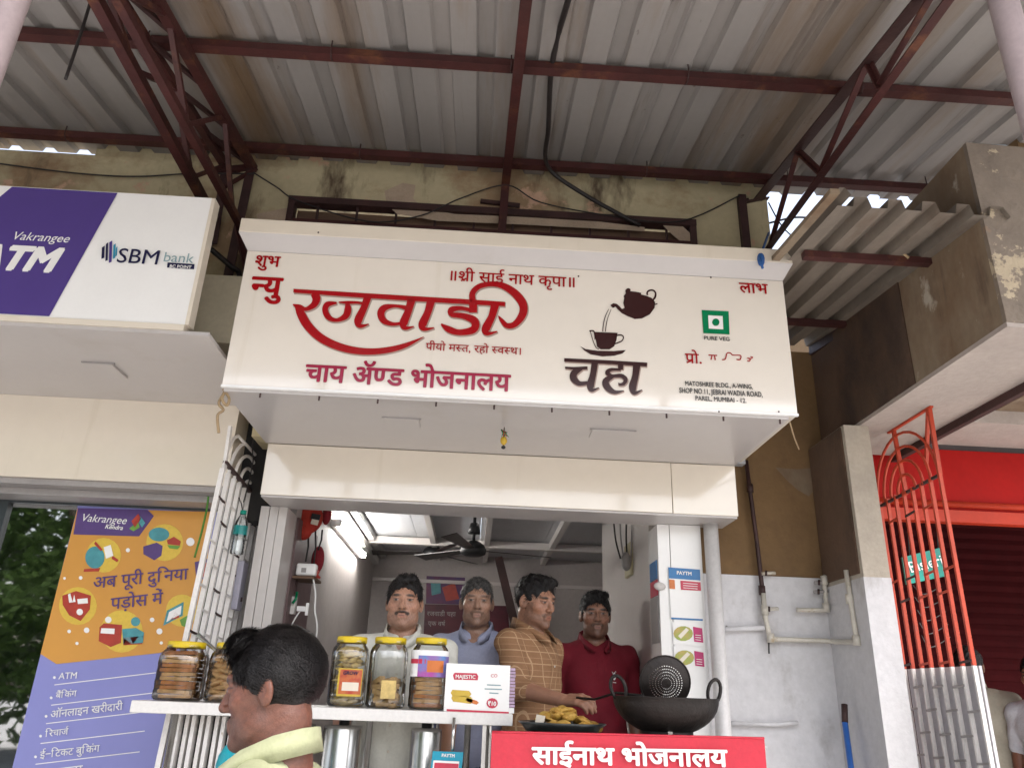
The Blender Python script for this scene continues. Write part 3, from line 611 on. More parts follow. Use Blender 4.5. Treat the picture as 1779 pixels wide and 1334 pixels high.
# poster on the glass: flat print, slanted design
YP = 3.858
po = thing('service_poster', 'orange and violet poster with slanted text on the glass front', 'poster', (-1.64, YP, .8))
M('poster_orange', (.62, .30, .06), .35, var=.08, scale=2, fine=.01); M('poster_violet', (.24, .25, .55), .35, var=.05, scale=2, fine=.01); M('poster_purple', (.10, .055, .20), .35, var=.1)
M('poster_yellow', (.72, .50, .07), .35, var=.08); M('poster_red', (.45, .05, .03), .35, var=.2, scale=30); M('poster_teal', (.08, .32, .36), .35, var=.2, scale=30); M('poster_green', (.16, .36, .06), .35, var=.2, scale=30)
def zp(x, y): return (x*.4003, 800+y*.4003)
def pf(name, pts, m, d=0): return flat(name, [zp(*p) for p in pts], YP-.0012*d, m, po)
xl, xr = PY(134, 882, YP).x, -1.30
me = bpy.data.meshes.new('sheet'); me.from_pydata([(xl, YP+.001, 2.336), (xr, YP+.001, 2.336), (xr, YP+.001, .8), (xl, YP+.001, .8)], [], [(0, 1, 2, 3)]); me.materials.append(MATS['poster_violet']); put('sheet', me, po)
pf('orange_field', [(336, 206), (925, 222), (890, 520), (820, 805), (690, 834), (245, 882), (176, 838)], 'poster_orange', 1)
pf('purple_tag', [(338, 206), (640, 213), (668, 240), (604, 328), (318, 320)], 'poster_purple', 2)
def pl2(s, x0, y0, x1, y1, m='white_print', **k): return lettering('lettering', s, PY(*zp(x0, y0), YP-.0048), PY(*zp(x1, y1), YP-.0048), m, po, **k)
pl2('Vakrangee', 364, 228, 560, 242, top=.73, shear=.2); pl2('Kendra', 465, 275, 540, 282, top=.73, shear=.2, off=.02)
pf('logo_leaf', [(570, 262), (600, 230), (612, 252), (585, 290)], 'poster_red', 3); pf('logo_leaf', [(560, 295), (600, 262), (606, 290), (580, 306)], 'poster_green', 3); pf('logo_leaf', [(608, 240), (630, 270), (616, 290), (604, 270)], 'poster_teal', 3)
pl2('अब पूरी दुनिया', 408, 508, 818, 468, 'poster_purple', off=.008); pl2('पड़ोस में', 482, 598, 708, 572, 'poster_purple', off=.008)
for s, x0, y0, x1, y1, d in (('ATM', 258, 918, 336, 914, .73), ('बैंकिंग', 244, 1006, 334, 996, .622), ('ऑनलाइन खरीदारी', 222, 1086, 534, 1050, .622), ('रिचार्ज', 198, 1172, 300, 1160, .622), ('ई−टिकट बुकिंग', 176, 1262, 434, 1232, .622), ('इन्शुरन्स', 172, 1344, 360, 1320, .622)):
    pl2(s, x0, y0, x1, y1, top=d, off=.004); pf('bullet', circ(x0-22, y0+22, 6), 'white_print', 2)
    pf('rule_line', [(x0-22, y0+52), (x0+430, y0-2), (x0+430, y0+2), (x0-22, y0+56)], 'white_print', 2)
def spot(x, y, r, nm='sun_spot', m='poster_yellow', d=2): return pf(nm, circ(x, y, r), m, d)
for x, y, r in ((450, 410, 75), (715, 355, 80), (338, 630, 82), (528, 740, 92), (790, 650, 70)): spot(x, y, r)
pf('satellite_dish', circ(412, 420, 42, 48), 'poster_teal', 3); pf('satellite_dish', [(365, 470), (435, 465), (430, 480), (362, 482)], 'poster_red', 3); pf('letter_card', [(450, 375), (480, 365), (492, 412), (460, 425)], 'white_print', 4); pf('letter_card', [(415, 350), (445, 385), (438, 392), (408, 360)], 'poster_red', 4); pf('letter_card', [(488, 412), (515, 430), (508, 440), (484, 425)], 'poster_red', 4)
pf('shopping_box', [(622, 372), (680, 355), (706, 370), (700, 412), (670, 432), (622, 405)], 'poster_purple', 3); pf('shopping_box', circ(690, 320, 45, 30), 'poster_teal', 3); pf('shopping_box', [(724, 345), (755, 330), (785, 350), (780, 368), (728, 362)], 'poster_red', 4); pf('shopping_box', [(726, 366), (784, 370), (770, 384), (735, 380)], 'poster_green', 4)
pf('shield', [(270, 585), (330, 565), (395, 585), (390, 645), (350, 695), (300, 670), (272, 625)], 'poster_red', 3); pf('shield', [(295, 580), (305, 575), (315, 612), (322, 580), (328, 612), (300, 616)], 'white_print', 4); pf('shield', [(335, 600), (380, 596), (382, 618), (338, 622)], 'white_print', 4); pf('shield', circ(346, 656, 14), 'white_print', 4)
pf('train', [(432, 722), (450, 705), (530, 712), (525, 790), (480, 808), (428, 782)], 'poster_red', 3); pf('train', [(440, 726), (498, 728), (496, 752), (436, 748)], 'white_print', 4); pf('train', [(530, 730), (590, 725), (625, 745), (620, 790), (535, 798)], 'poster_teal', 4); pf('train', [(535, 768), (622, 760), (616, 795), (536, 800)], 'poster_red', 4)
pf('screen', [(725, 650), (797, 612), (793, 672), (708, 716)], 'poster_teal', 3); pf('screen', [(734, 656), (788, 628), (784, 666), (722, 700)], 'white_print', 4); pf('screen', [(740, 690), (760, 655), (780, 672), (775, 682)], 'poster_red', 4); pf('banknotes', [(780, 690), (815, 670), (838, 690), (812, 725), (788, 715)], 'poster_green', 3)
pf('wallet', [(845, 440), (900, 425), (915, 480), (880, 515), (850, 500)], 'poster_purple', 3); pf('wallet', [(875, 445), (905, 440), (898, 505), (880, 505)], 'poster_red', 4)
for x, y, r in ((555, 388, 9), (350, 508, 8), (376, 735, 12), (692, 740, 13), (826, 352, 18), (300, 740, 8), (334, 792, 7), (660, 690, 10), (700, 790, 7), (280, 510, 6), (588, 698, 20), (470, 690, 14)): spot(x, y, r, 'dot', 'white_print' if r < 19 else 'poster_teal', 3)
# ================================================================ tea shop shell
XL, XR, YF, YBK = -.946, .905, 3.80, 7.25
lj = thing('tiled_jamb', 'pale tiled jamb wall between folding gate and shop opening', 'wall', (-1.03, 3.9, .36))
for k, (x0, x1) in enumerate(((-1.076, -1.034), (-1.031, -.99), (-.987, XL))): box('tile_strip', (x0, YF+.002*(k % 2), .36), (x1, 4.0, 2.364), 'tile_grey', lj)
box('side_tile', (-1.19, 4.09, .36), (-1.08, 4.12, 2.364), 'tile_grey', lj)
lw = thing('inner_side_wall', 'long grey inner side wall behind the tube light', 'wall', (XL, 5.5, .36)); box('wall_face', (XL-.12, 4.0, .36), (XL, YBK, 2.72), 'dull_wall', lw)
box('dark_board', (XL-.01, 4.02, .9), (XL+.012, 4.55, 2.36), M('maroon_board', (.16, .10, .10), .5, var=.2), lw)
rj = thing('sticker_pillar', 'white panelled pillar carrying payment and menu stickers', 'pillar', (1.0, 3.85, .36))
box('front_panel', (.962, YF, .36), (1.118, 4.02, 2.364), 'white_print', rj); box('corner_strip', (.90, YF+.004, .36), (.959, 4.02, 2.364), 'white_print', rj); box('joint', (.955, YF+.012, .36), (.966, 4.0, 2.363), 'grey_metal', rj)
rwi = thing('inner_side_wall', 'grey inner side wall carrying the beige meter box', 'wall', (XR, 5, .36)); box('wall_face', (XR, 4.02, .36), (XR+.12, 5.55, 2.72), 'tile_grey', rwi); box('return_wall', (1.25, 5.55, .36), (1.35, YBK, 2.72), M('dim_wall', (.20, .17, .165), .7, var=.12), rwi); box('wall_end', (XR+.12, 5.50, .36), (1.25, 5.55, 2.72), 'dull_wall', rwi)
bw = thing('inner_back_wall', 'plain back wall of the tea shop behind the posters', 'wall', (0, YBK, .36)); box('wall_face', (-1.1, YBK, .36), (1.4, YBK+.1, 2.9), 'dull_wall', bw)
box('ledge', (-.94, YBK-.03, 2.46), (1.25, YBK, 2.49), 'tile_grey', bw)
ce = thing('panelled_ceiling', 'low ceiling of grey boards and pale beams inside the tea shop', 'ceiling', (0, 5.4, 2.7))
for k, (x0, x1) in enumerate(((-1.0, -.5), (-.497, .02), (.023, .55), (.553, 1.4))): box('ceiling_panel', (x0, 3.86, 2.72), (x1, YBK, 2.76), 'ceiling_board', ce)
for x in (-.86, -.36, .08, .62): box('ceiling_beam', (x-.022, 3.87, 2.665), (x+.022, YBK, 2.719), 'tile_grey', ce)
for Y in (5.0, 6.4): box('cross_beam', (-.94, Y-.03, 2.655), (1.2, Y+.03, 2.712), 'tile_grey', ce)
box('cable_trunking', (XL, 4.05, 2.60), (XL+.05, YBK-.05, 2.655), 'white_print', ce)
# tube light on the side wall
tl = thing('tube_light', 'lit white fluorescent tube on the inner side wall', 'lamp', (XL, 5.6, 2.53))
box('batten', (XL, 4.95, 2.505), (XL+.03, 6.25, 2.545), 'white_paint', tl); MB().tube([(XL+.05, 4.99, 2.525), (XL+.05, 6.21, 2.525)], .014, 10).build('tube', 'tube_glow', tl)
for Y in (4.97, 6.22): box('holder', (XL+.02, Y-.015, 2.505), (XL+.065, Y+.015, 2.548), 'white_print', tl)
# ceiling fans
def fan(x, y, z, a0, label):
    f = thing('ceiling_fan', label, 'fan', (x, y, z), 'fans under the shop ceiling')
    MB().tube([(x, y, 2.70), (x, y, z+.06)], .011, 8).build('rod', 'black_rubber', f); MB().lathe([(.0, z+.19), (.028, z+.19), (.045, z+.12), (.012, z+.115)], (x, y, 0), 16).build('canopy_cup', 'black_rubber', f)
    MB().lathe([(0, z+.07), (.03, z+.068), (.075, z+.04), (.09, z+.01), (.085, z-.02), (.05, z-.035), (0, z-.037)], (x, y, 0), 20).build('motor', 'black_rubber', f)
    for k in range(3):
        a = a0+k*2*math.pi/3; d = Vector((math.cos(a), math.sin(a), 0)); n = Vector((-d.y, d.x, 0)); c = Vector((x, y, z))
        MB().prism([c+d*.09-n*.03, c+d*.55-n*.055+Vector((0, 0, -.01)), c+d*.56+n*.05+Vector((0, 0, .012)), c+d*.09+n*.035+Vector((0, 0, .008))], (0, 0, .004)).build('blade', M('fan_brown', (.03, .022, .02), .4) if 'fan_brown' not in MATS else 'fan_brown', f)
p = PY(822, 957, 5.3); fan(p.x, 5.3, p.z, .25, 'dark ceiling fan over the men at the counter')
p = PY(752, 962, 6.6); fan(p.x, 6.6, p.z, .9, 'second dark fan deeper in the shop, nearer the back wall')
# back-wall posters and pole
def wallposter(label, pts, m, Y, extra=()):
    o = thing('wall_poster', label, 'poster', PY(*pts[0], Y), 'posters on the back wall'); flat('sheet', pts, Y, m, o)
    for e in extra: e(o, Y-.003)
M('blue_print', (.05, .05, .16), .5, col2=(.16, .03, .09), scale=4, var=.5); M('wine_print', (.13, .012, .025), .5, col2=(.05, .01, .02), scale=4)
wallposter('dark blue and purple poster on the back wall', [(741, 1000), (808, 1003), (806, 1050), (740, 1048)], 'blue_print', YBK-.006,
   [lambda o, Y: flat('figure_print', [(768, 1020), (790, 1012), (798, 1040), (775, 1044)], Y, 'poster_red', o), lambda o, Y: flat('figure_print', [(748, 1010), (765, 1006), (766, 1030), (750, 1034)], Y, 'poster_teal', o)])
wallposter('wine red poster with white script on the back wall', [(738, 1049), (882, 1052), (886, 1110), (736, 1106)], 'wine_print', YBK-.006,
   [lambda o, Y: lettering('lettering', 'रजवाडी चहा', PY(742, 1062, Y), PY(792, 1063, Y), 'soffit_panel', o), lambda o, Y: lettering('lettering', 'एक वर्ष', PY(744, 1079, Y), PY(774, 1080, Y), 'soffit_panel', o)])
tag(MB().bar(PY(866, 968, 6.9), PY(897, 1095, 6.9), .07, .05, (0, 1, 0)).build('leaning_pole', 'dark_iron'), 'dark slanted pole leaning before the back wall', 'pole')
# things on the left inner wall: red bags, wires, white box, shelf, sockets
Yc = 4.15
rb = thing('hanging_bag', 'bright red cloth bag hanging at the head of the opening', 'bag', PY(540, 930, Yc)); p = PY(537, 900, Yc)
mb = MB(); mb.ball(p, (.075, .04, .085), 14, 10); mb.ball(PY(528, 922, Yc), (.045, .035, .05), 12, 8); mb.build('sack', M('red_cloth', (.42, .03, .015), .85, var=.3, scale=12, bump=.6, bscale=18), rb); MB().bar(PY(541, 896, Yc-.05), PY(556, 899, Yc-.05), .03, .006, (0, 1, 0)).build('strap_label', 'black_rubber', rb); MB().bar(PY(541, 905, Yc-.05), PY(553, 908, Yc-.05), .004, .03).build('cloth_patch', 'cream_panel', rb)
o = MB().ball(PY(568, 893, Yc+.1), (.025, .02, .06), 10, 8).tube([PY(568, 880, Yc+.1), PY(566, 870, Yc+.1)], .006, 6).build('hanging_pouch', M('wine_cloth', (.28, .01, .02), .8, var=.3, bump=.4)); tag(o, 'small wine red pouch hanging beside the red bag', 'pouch')
o = MB().ball(PY(552, 972, Yc+.1), (.035, .025, .075), 12, 10).build('hanging_cloth', 'wine_cloth'); tag(o, 'dark red cloth hanging behind the white sound box', 'cloth')
for k, (xa, ya, xb, yb) in enumerate(((548, 920, 545, 980), (536, 925, 531, 975), (560, 920, 553, 955))):
    MB().tube([PY(xa, ya, Yc), PY((xa+xb)/2+2, (ya+yb)/2, Yc+.02), PY(xb, yb, Yc)], .005, 6).build('cord', 'wire', rb)
shf = thing('wall_shelf', 'small cluttered wooden wall shelf at the side of the opening', 'shelf', PY(525, 1005, Yc)); a, b = PY(494, 1003, Yc), PY(552, 1008, Yc)
box('board', (XL, Yc-.1, a.z-.012), (b.x, Yc+.1, a.z), 'dusty_timber', shf); box('bracket', (XL, Yc-.02, a.z-.08), (XL+.02, Yc+.0, a.z-.012), 'dark_iron', shf)
sb = thing('sound_box', 'white rounded payment sound box on the wall shelf', 'speaker', PY(531, 1000, Yc-.06)); a, b = PY(515, 977, Yc-.08), PY(548, 1000, Yc-.08)
bevel(box('case', (a.x, Yc-.08, b.z), (b.x, Yc-.03, a.z), 'white_print', sb), .012, 3); box('grille_patch', (a.x+.03, Yc-.083, b.z+.015), (a.x+.055, Yc-.079, a.z-.025), 'grey_metal', sb)
bx = [((499, 976), (511, 1000), 'rope'), ((503, 988), (514, 1002), 'blue_cord'), ((548, 985), (556, 1004), 'poster_red')]
for (q0, q1, m), lb in zip(bx, ('tangle of yellow wire ends on the wall shelf', 'small blue packet on the wall shelf', 'red packet beside the sound box')):
    a, b = PY(*q0, Yc-.03), PY(*q1, Yc-.03); o = thing('shelf_item', lb, 'packet', (a.x, Yc, b.z))
    for k in range(5):
        t = k/4; MB().tube([(a.x+(b.x-a.x)*t, Yc-.03, b.z), (a.x+(b.x-a.x)*(1-t)*.8, Yc-.045, (a.z+b.z)/2), (a.x+(b.x-a.x)*t*.7-.01, Yc-.05, a.z)], .006, 6).build('strand', m, o)
sw = thing('switch_board', 'white switch board with plugs under the wall shelf', 'switch', PY(506, 1050, Yc)); a, b = PY(495, 1035, Yc-.05), PY(511, 1066, Yc-.05)
box('plate', (a.x, Yc-.05, b.z), (b.x, Yc-.02, a.z), 'white_paint', sw); a = PY(528, 1058, Yc-.05)
box('plug', (a.x-.03, Yc-.08, a.z-.012), (a.x+.012, Yc-.05, a.z+.012), 'white_print', sw); box('plug', (a.x+.012, Yc-.07, a.z-.03), (a.x+.026, Yc-.05, a.z+.03), 'white_print', sw)
MB().tube([PY(516, 1028, Yc-.05), PY(514, 1040, Yc-.06), PY(508, 1048, Yc-.06)], .008, 6).build('indicator', 'veg_green', sw)
wire('charger_wire', 'white charger wire hanging from the wall shelf', [PY(544, 1004, Yc-.08), PY(548, 1030, Yc-.09), PY(547, 1060, Yc-.08), PY(551, 1090, Yc-.08), PY(545, 1130, Yc-.05)], .005, 'white_print')
wire('charger_wire', 'short white wire below the switch board plugs', [PY(522, 1060, Yc-.06), PY(512, 1075, Yc-.07), PY(504, 1092, Yc-.06)], .004, 'white_print')
# right inner wall: meter box and wires
mt = thing('meter_box', 'beige electric meter box on the inner side wall', 'meter', (XR-.05, 4.35, 2.1)); a, b = PX(1094, 938, XR-.05), PX(1112, 998, XR-.05)
Ym = 4.45; a, b = PY(1094, 940, Ym), PY(1112, 998, Ym)
bevel(box('case', (a.x, Ym, b.z), (b.x+.02, Ym+.18, a.z), M('beige_plastic', (.52, .47, .30), .5, var=.1), mt), .006); MB().ball(PY(1088, 975, Ym), (.03, .02, .055), 10, 8).build('coiled_cable', 'grey_metal', mt)
for k in range(4): wire('meter_wire', ('grey wire looping down to the meter box, innermost', 'second wire looping down to the meter box', 'third wire running to the meter box', 'wire dropping straight onto the meter box')[k], [PY(1066+k*11, 905, Ym+.02), PY(1070+k*9, 940, Ym), PY(1078+k*6, 970+k*2, Ym)], .005, 'grey_metal' if k % 2 else 'wire')

# ================================================================ stickers on the pillar
def sticker(name, label, pts, m, Y=YF-.003): o = thing(name, label, 'sticker', PY(*pts[2], Y)); flat('sheet', pts, Y, m, o); return o
M('pay_blue', (.02, .17, .42), .3, var=.06); M('pay_red', (.55, .03, .07), .3, var=.06); M('pay_orange', (.62, .17, .03), .3, var=.06); M('menu_pink', (.52, .01, .14), .3, var=.1)
s = sticker('payment_sticker', 'white payment sticker with blue heading on the pillar front', [(1161, 985), (1216, 989), (1221, 1078), (1166, 1075)], 'white_print')
flat('blue_heading', [(1161, 985), (1216, 989), (1217, 1008), (1162, 1004)], YF-.005, 'pay_blue', s); lettering('lettering', 'PAYTM', PY(1176, 991, YF-.007), PY(1201, 993, YF-.007), 'white_print', s, top=.73, off=.03)
flat('red_band', [(1182, 1008), (1217, 1011), (1218, 1026), (1183, 1024)], YF-.005, 'pay_red', s); flat('orange_band', [(1162, 1006), (1172, 1007), (1173, 1023), (1163, 1022)], YF-.005, 'pay_orange', s); flat('blue_footer', [(1166, 1072), (1221, 1075), (1221, 1078), (1166, 1075)], YF-.005, 'pay_blue', s)
for i in range(3): flat('print_line', [(1187, 1012+i*4), (1212, 1014+i*4), (1212, 1015+i*4), (1187, 1013+i*4)], YF-.006, 'white_print', s)
M('food_print', (.50, .36, .10), .35, col2=(.28, .40, .06), scale=30)
for pts, lb in (([(1168, 1080), (1222, 1083), (1226, 1122), (1170, 1119)], 'menu sticker with sandwich photo just below the payment sticker'), ([(1170, 1122), (1226, 1125), (1228, 1160), (1172, 1157)], 'lower menu sticker with sandwich photo on the pillar')):
    s = sticker('menu_sticker', lb, pts, 'white_print'); x0, y0 = pts[0]
    flat('food_photo', circ(x0+19, y0+20, 17, 13, 14), YF-.005, 'food_print', s); flat('food_photo', [(x0+10, y0+24), (x0+24, y0+10), (x0+29, y0+14), (x0+15, y0+29)], YF-.0065, 'cream_panel', s); flat('price_panel', [(x0+36, y0+8), (x0+52, y0+11), (x0+54, y0+36), (x0+38, y0+34)], YF-.005, 'menu_pink', s)
    for i in range(3): flat('print_line', [(x0+40, y0+22+i*4), (x0+50, y0+23+i*4), (x0+50, y0+24+i*4), (x0+40, y0+23+i*4)], YF-.0065, 'white_print', s)
s = thing('card_sticker', 'narrow dark blue and red card sticker inside the opening', 'sticker', (XR-.002, 3.95, 1.95)); me = MB()
for (z0, z1, m) in ((2.10, 2.19, 'pay_blue'), (2.02, 2.095, 'pay_red'), (1.80, 2.015, 'grey_metal')): box('print_panel', (.894, 3.83, z0), (.8985, 3.98, z1), m, s)
o = MB().ball(PY(1146, 1018, YF-.012), (.03, .012, .02), 12, 7).build('tape_scrap', 'bag_film'); tag(o, 'crumpled clear tape scrap stuck beside the payment sticker', 'tape')
# white down pipe beside the pillar
dp = thing('down_pipe', 'white round down pipe beside the sticker pillar', 'pipe', (1.16, 3.74, .0)); MB().tube([(1.158, 3.755, 0), (1.158, 3.755, 2.366)], .036, 20).build('pipe_run', 'white_pipe', dp)
for z in (1.0,): MB().tube([(1.158, 3.755, z), (1.158, 3.755, z+.03)], .039, 20).build('clip', 'white_pipe', dp)
# ================================================================ folding side gates
def side_gate(name, label, X, Y0, Y1, n, zt, mat, lean=0., white_below=None):
    g = thing(name, label, 'gate', (X, (Y0+Y1)/2, .36)); ys = [Y0+(Y1-Y0)*k/(n-1) for k in range(n)]; s = 1 if X < 0 else -1
    def pt(y, z): return Vector((X, y+lean*(z-zt), z))
    for k, y in enumerate(ys):
        if white_below:
            MB().bar(pt(y, white_below), pt(y, zt), .012, .016, (1, 0, 0)).build('gate_bar', mat, g); MB().bar(pt(y, .37), pt(y, white_below-.001+.05*math.sin(k*2.2)*0), .012, .016, (1, 0, 0)).build('lower_gate_bar', 'white_paint', g)
        else: MB().bar(pt(y, .37), pt(y, zt), .020, .020, (1, 0, 0)).build('gate_bar', mat, g)
    for k in range(n-1):
        for j in range(13):
            z = .6+.19*j+(.095 if k % 2 else 0)
            if white_below and z > white_below and (j+k) % 2: continue
            if z < zt-.05:
                m2 = 'white_paint' if (white_below and z < white_below) or not white_below else mat
                MB().bar(pt(ys[k]-.004, z)+Vector((s*.008, 0, 0)), pt(ys[k+1]+.004, z-.008)+Vector((s*.008, 0, 0)), .006, .009).build('link', 'dark_iron' if (j+k) % 3 == 0 and not (white_below and z < white_below) else 'grey_metal' if white_below and z < white_below else m2, g)
    return g, pt, ys
wg, pt, ys = side_gate('folding_gate', 'white painted folding side gate with arched top beside the counter', -1.16, 3.40, 4.03, 8, 2.44, 'white_paint', .095)
MB().bar((-1.155, 3.40, 2.47), (-1.155, 4.03, 2.43), .02, .012).build('cross_rail', 'dark_iron', wg)
for k in range(5):
    r = .05+.055*k; c = Vector((-1.16, 3.82-.02*k, 2.44)); pts_ = [c+Vector((0, -r*1.25*math.cos(a), min(r*1.0*math.sin(a), .196))) for a in [math.pi*j/14 for j in range(12)]]
    MB().tube(pts_, .008, 6).build('arch_bar', 'white_paint', wg)
MB().bar((-1.16, 3.42, 2.44), (-1.16, 3.40, 2.64), .024, .014, (1, 0, 0)).build('gate_bar', 'white_paint', wg)
box('end_stile', (-1.17, 4.05, .36), (-1.15, 4.07, 2.44), 'white_paint', wg)
MB().tube([PX(440, 735, -1.13), PX(443, 755, -1.135), PX(438, 775, -1.14), PX(440, 800, -1.135), PX(432, 840, -1.13), PX(423, 872, -1.12)], .003, 5).build('tie_wire', 'wire', wg)
# hanging bottle and grey box on the gate
p = PX(417, 925, -1.11); bo = thing('water_bottle', 'empty clear water bottle with teal cap hung on the white gate', 'bottle', (p.x, p.y, p.z-.09)); z0 = p.z-.10
prof = [(0, 0), (.028, 0), (.031, .006)] + [(.031-.002*(k % 2), .015+.009*k) for k in range(7)] + [(.031, .085), (.031, .13), (.028, .15), (.018, .172), (.012, .182), (.012, .192)]
MB().lathe(prof, (p.x, p.y, z0), 20).build('bottle_body', 'bottle_plastic', bo); MB().lathe([(.0318, .088), (.0318, .13)], (p.x, p.y, z0), 20).build('label_band', M('teal_label', (.0, .25, .24), .35, var=.3, scale=30), bo)
MB().lathe([(.0145, .186), (.0145, .204), (0, .206)], (p.x, p.y, z0), 16).build('cap', M('teal_cap', (.0, .30, .22), .4), bo)
MB().tube([(p.x, p.y, z0+.19), (p.x-.02, p.y+.01, z0+.24), (-1.15, p.y+.02, z0+.27)], .003, 5).build('hanging_string', 'wire', bo)
a, b = PX(424, 975, -1.13), PX(436, 1068, -1.13); gb = thing('junction_box', 'narrow lilac grey junction box fixed on the white gate', 'box', (a.x, a.y, b.z))
bevel(box('case', (-1.15, a.y-.03, b.z), (-1.12, a.y+.05, a.z), M('lilac_grey', (.42, .41, .50), .4, var=.08), gb), .004); box('latch', (-1.121, a.y+.01, b.z+.04), (-1.114, a.y+.02, b.z+.06), 'dark_iron', gb)
wire('rope_tail', 'frayed jute rope tail hanging from the sign corner', [PY(392, 680, 2.93), PY(380, 700, 2.93), PY(388, 712, 2.93), PY(378, 722, 2.93), PY(380, 752, 2.94)], .006, 'rope', 'rope')
wire('jute_loop', 'jute rope loop knotted under the sign corner', [PY(388, 676, 2.93), PY(398, 692, 2.93), PY(394, 704, 2.92), PY(386, 694, 2.92), PY(390, 680, 2.93)], .006, 'rope', 'rope')
wire('green_string', 'green string hanging over the orange poster', [PY(362, 862, 3.62), PY(359, 885, 3.62), PY(350, 925, 3.6), PY(338, 968, 3.62)], .005, 'green_wire', 'string')
wire('sign_cable', 'black cable running behind the sign edge down the wall', [PY(365, 432, 3.45), PY(400, 462, 3.5), PY(416, 480, 3.55), PY(395, 540, 3.58), PY(388, 600, 3.58)], .014)

# ================================================================ counter
ct = thing('counter', 'narrow white topped counter on steel posts under the snack jars', 'counter', (-.53, 3.25, .36))
bevel(box('counter_top', (-1.235, 3.10, 1.436), (.165, 3.40, 1.478), M('laminate', (.74, .72, .69), .3, var=.05), ct), .004)
for x in (-1.08, -.60, -.365, .0, .075): MB().tube([(x, 3.14, 0), (x, 3.14, 1.436)], .012, 10).build('steel_post', 'steel', ct)
box('square_post', (.055, 3.13, 0), (.088, 3.16, 1.436), 'steel', ct); MB().tube([(-.62, 3.12, 1.38), (-.56, 3.12, 1.38)], .006, 6).build('hook', 'dark_iron', ct)
def drum(x, y, r, label):
    o = thing('steel_drum', label, 'drum', (x, y, .36), 'steel drums under the counter'); MB().lathe([(0, .36), (r, .36), (r, 1.02), (r*1.04, 1.03), (r*1.04, 1.05), (r, 1.06), (r, 1.40), (r*.96, 1.41), (0, 1.415)], (x, y, 0), 28).build('drum_body', 'steel', o); MB().lathe([(.02, 1.414), (.02, 1.43), (0, 1.432)], (x, y, 0), 12).build('lid_knob', 'black_rubber', o)
drum(-.48, 3.28, .075, 'tall steel drum behind the green shirted passer-by'); drum(-.16, 3.28, .06, 'slim steel drum beside the teal payment card'); drum(-.66, 3.30, .07, 'steel drum nearest the folded shutter slats')
fs = thing('folded_shutter', 'folded pale slatted gate under the end of the counter', 'gate', (-1.0, 3.3, .0))
for k in range(9): box('slat', (-1.10+.028*k, 3.22+.012*(k % 2), .37), (-1.086+.028*k, 3.26+.012*(k % 2), 1.43), 'white_paint', fs)
box('dark_backing', (-1.11, 3.30, .37), (-.85, 3.31, 1.43), 'dark_gap', fs)
o = MB().ball(PY(430, 1330, 3.0), (.11, .06, .10), 16, 10).build('teal_bag', M('teal_plastic', (.0, .38, .46), .35, var=.25, scale=10, bump=.6, bscale=12)); tag(o, 'bright teal plastic bag under the counter', 'bag')
pc = thing('payment_card', 'teal payment card standing on a rod below the counter', 'card', PY(778, 1334, 3.06)); YC = 3.06
M('card_teal', (.0, .30, .44), .3, var=.06); me = MB().prism([PY(752, 1304, YC), PY(805, 1306, YC), PY(797, 1385, YC), PY(742, 1383, YC)], (0, .006, 0)).build('card', 'card_teal', pc)
flat('inner_panel', [(753, 1320), (798, 1322), (792, 1380), (746, 1378)], YC-.002, 'white_print', pc); flat('print_band', [(755, 1324), (797, 1326), (796, 1336), (754, 1334)], YC-.004, 'pay_red', pc); lettering('lettering', 'PAYTM', PY(768, 1308, YC-.003), PY(790, 1309, YC-.003), 'white_print', pc, top=.73, off=.03)
MB().tube([PY(786, 1304, YC+.01), PY(789, 1246, YC+.03)], .006, 8).build('rod', 'steel', pc)
# ---------------------------------------------------------------- snack jars
M('lid_yellow', (.72, .52, .01), .4, var=.08); M('rusk_brown', (.58, .22, .065), .75, var=.35, scale=30, bump=.3); M('cookie', (.70, .40, .17), .75, var=.3, scale=25, bump=.3); M('khari', (.74, .54, .20), .7, var=.35, scale=25, bump=.35); M('nankhatai', (.62, .38, .15), .75, var=.35, scale=30, bump=.3)
MESH = {}
def snack_mesh(k):
    if k in MESH: return MESH[k]
    mb = MB()
    if k in ('rusk', 'rusk_pale'): mb.box((-.05, -.016, -.0065), (.05, .016, .0065)); m = 'rusk_brown' if k == 'rusk' else 'cookie'
    elif k == 'disc': mb.lathe([(0, -.008), (.028, -.008), (.034, -.001), (.03, .006), (0, .009)], n=12); m = 'cookie'
    elif k == 'khari': mb.add([(-.045, -.01, 0), (0, -.022, .006), (.045, -.006, 0), (.04, .014, .003), (0, .022, -.004), (-.042, .012, .002), (0, 0, .014), (0, 0, -.01)], [(0, 1, 6), (1, 2, 6), (2, 3, 6), (3, 4, 6), (4, 5, 6), (5, 0, 6), (1, 0, 7), (2, 1, 7), (3, 2, 7), (4, 3, 7), (5, 4, 7), (0, 5, 7)], True); m = 'khari'
    else: mb.box((-.03, -.012, -.009), (.03, .012, .009)); m = 'nankhatai'
    MESH[k] = mb.mesh('snack_'+k, m); return MESH[k]
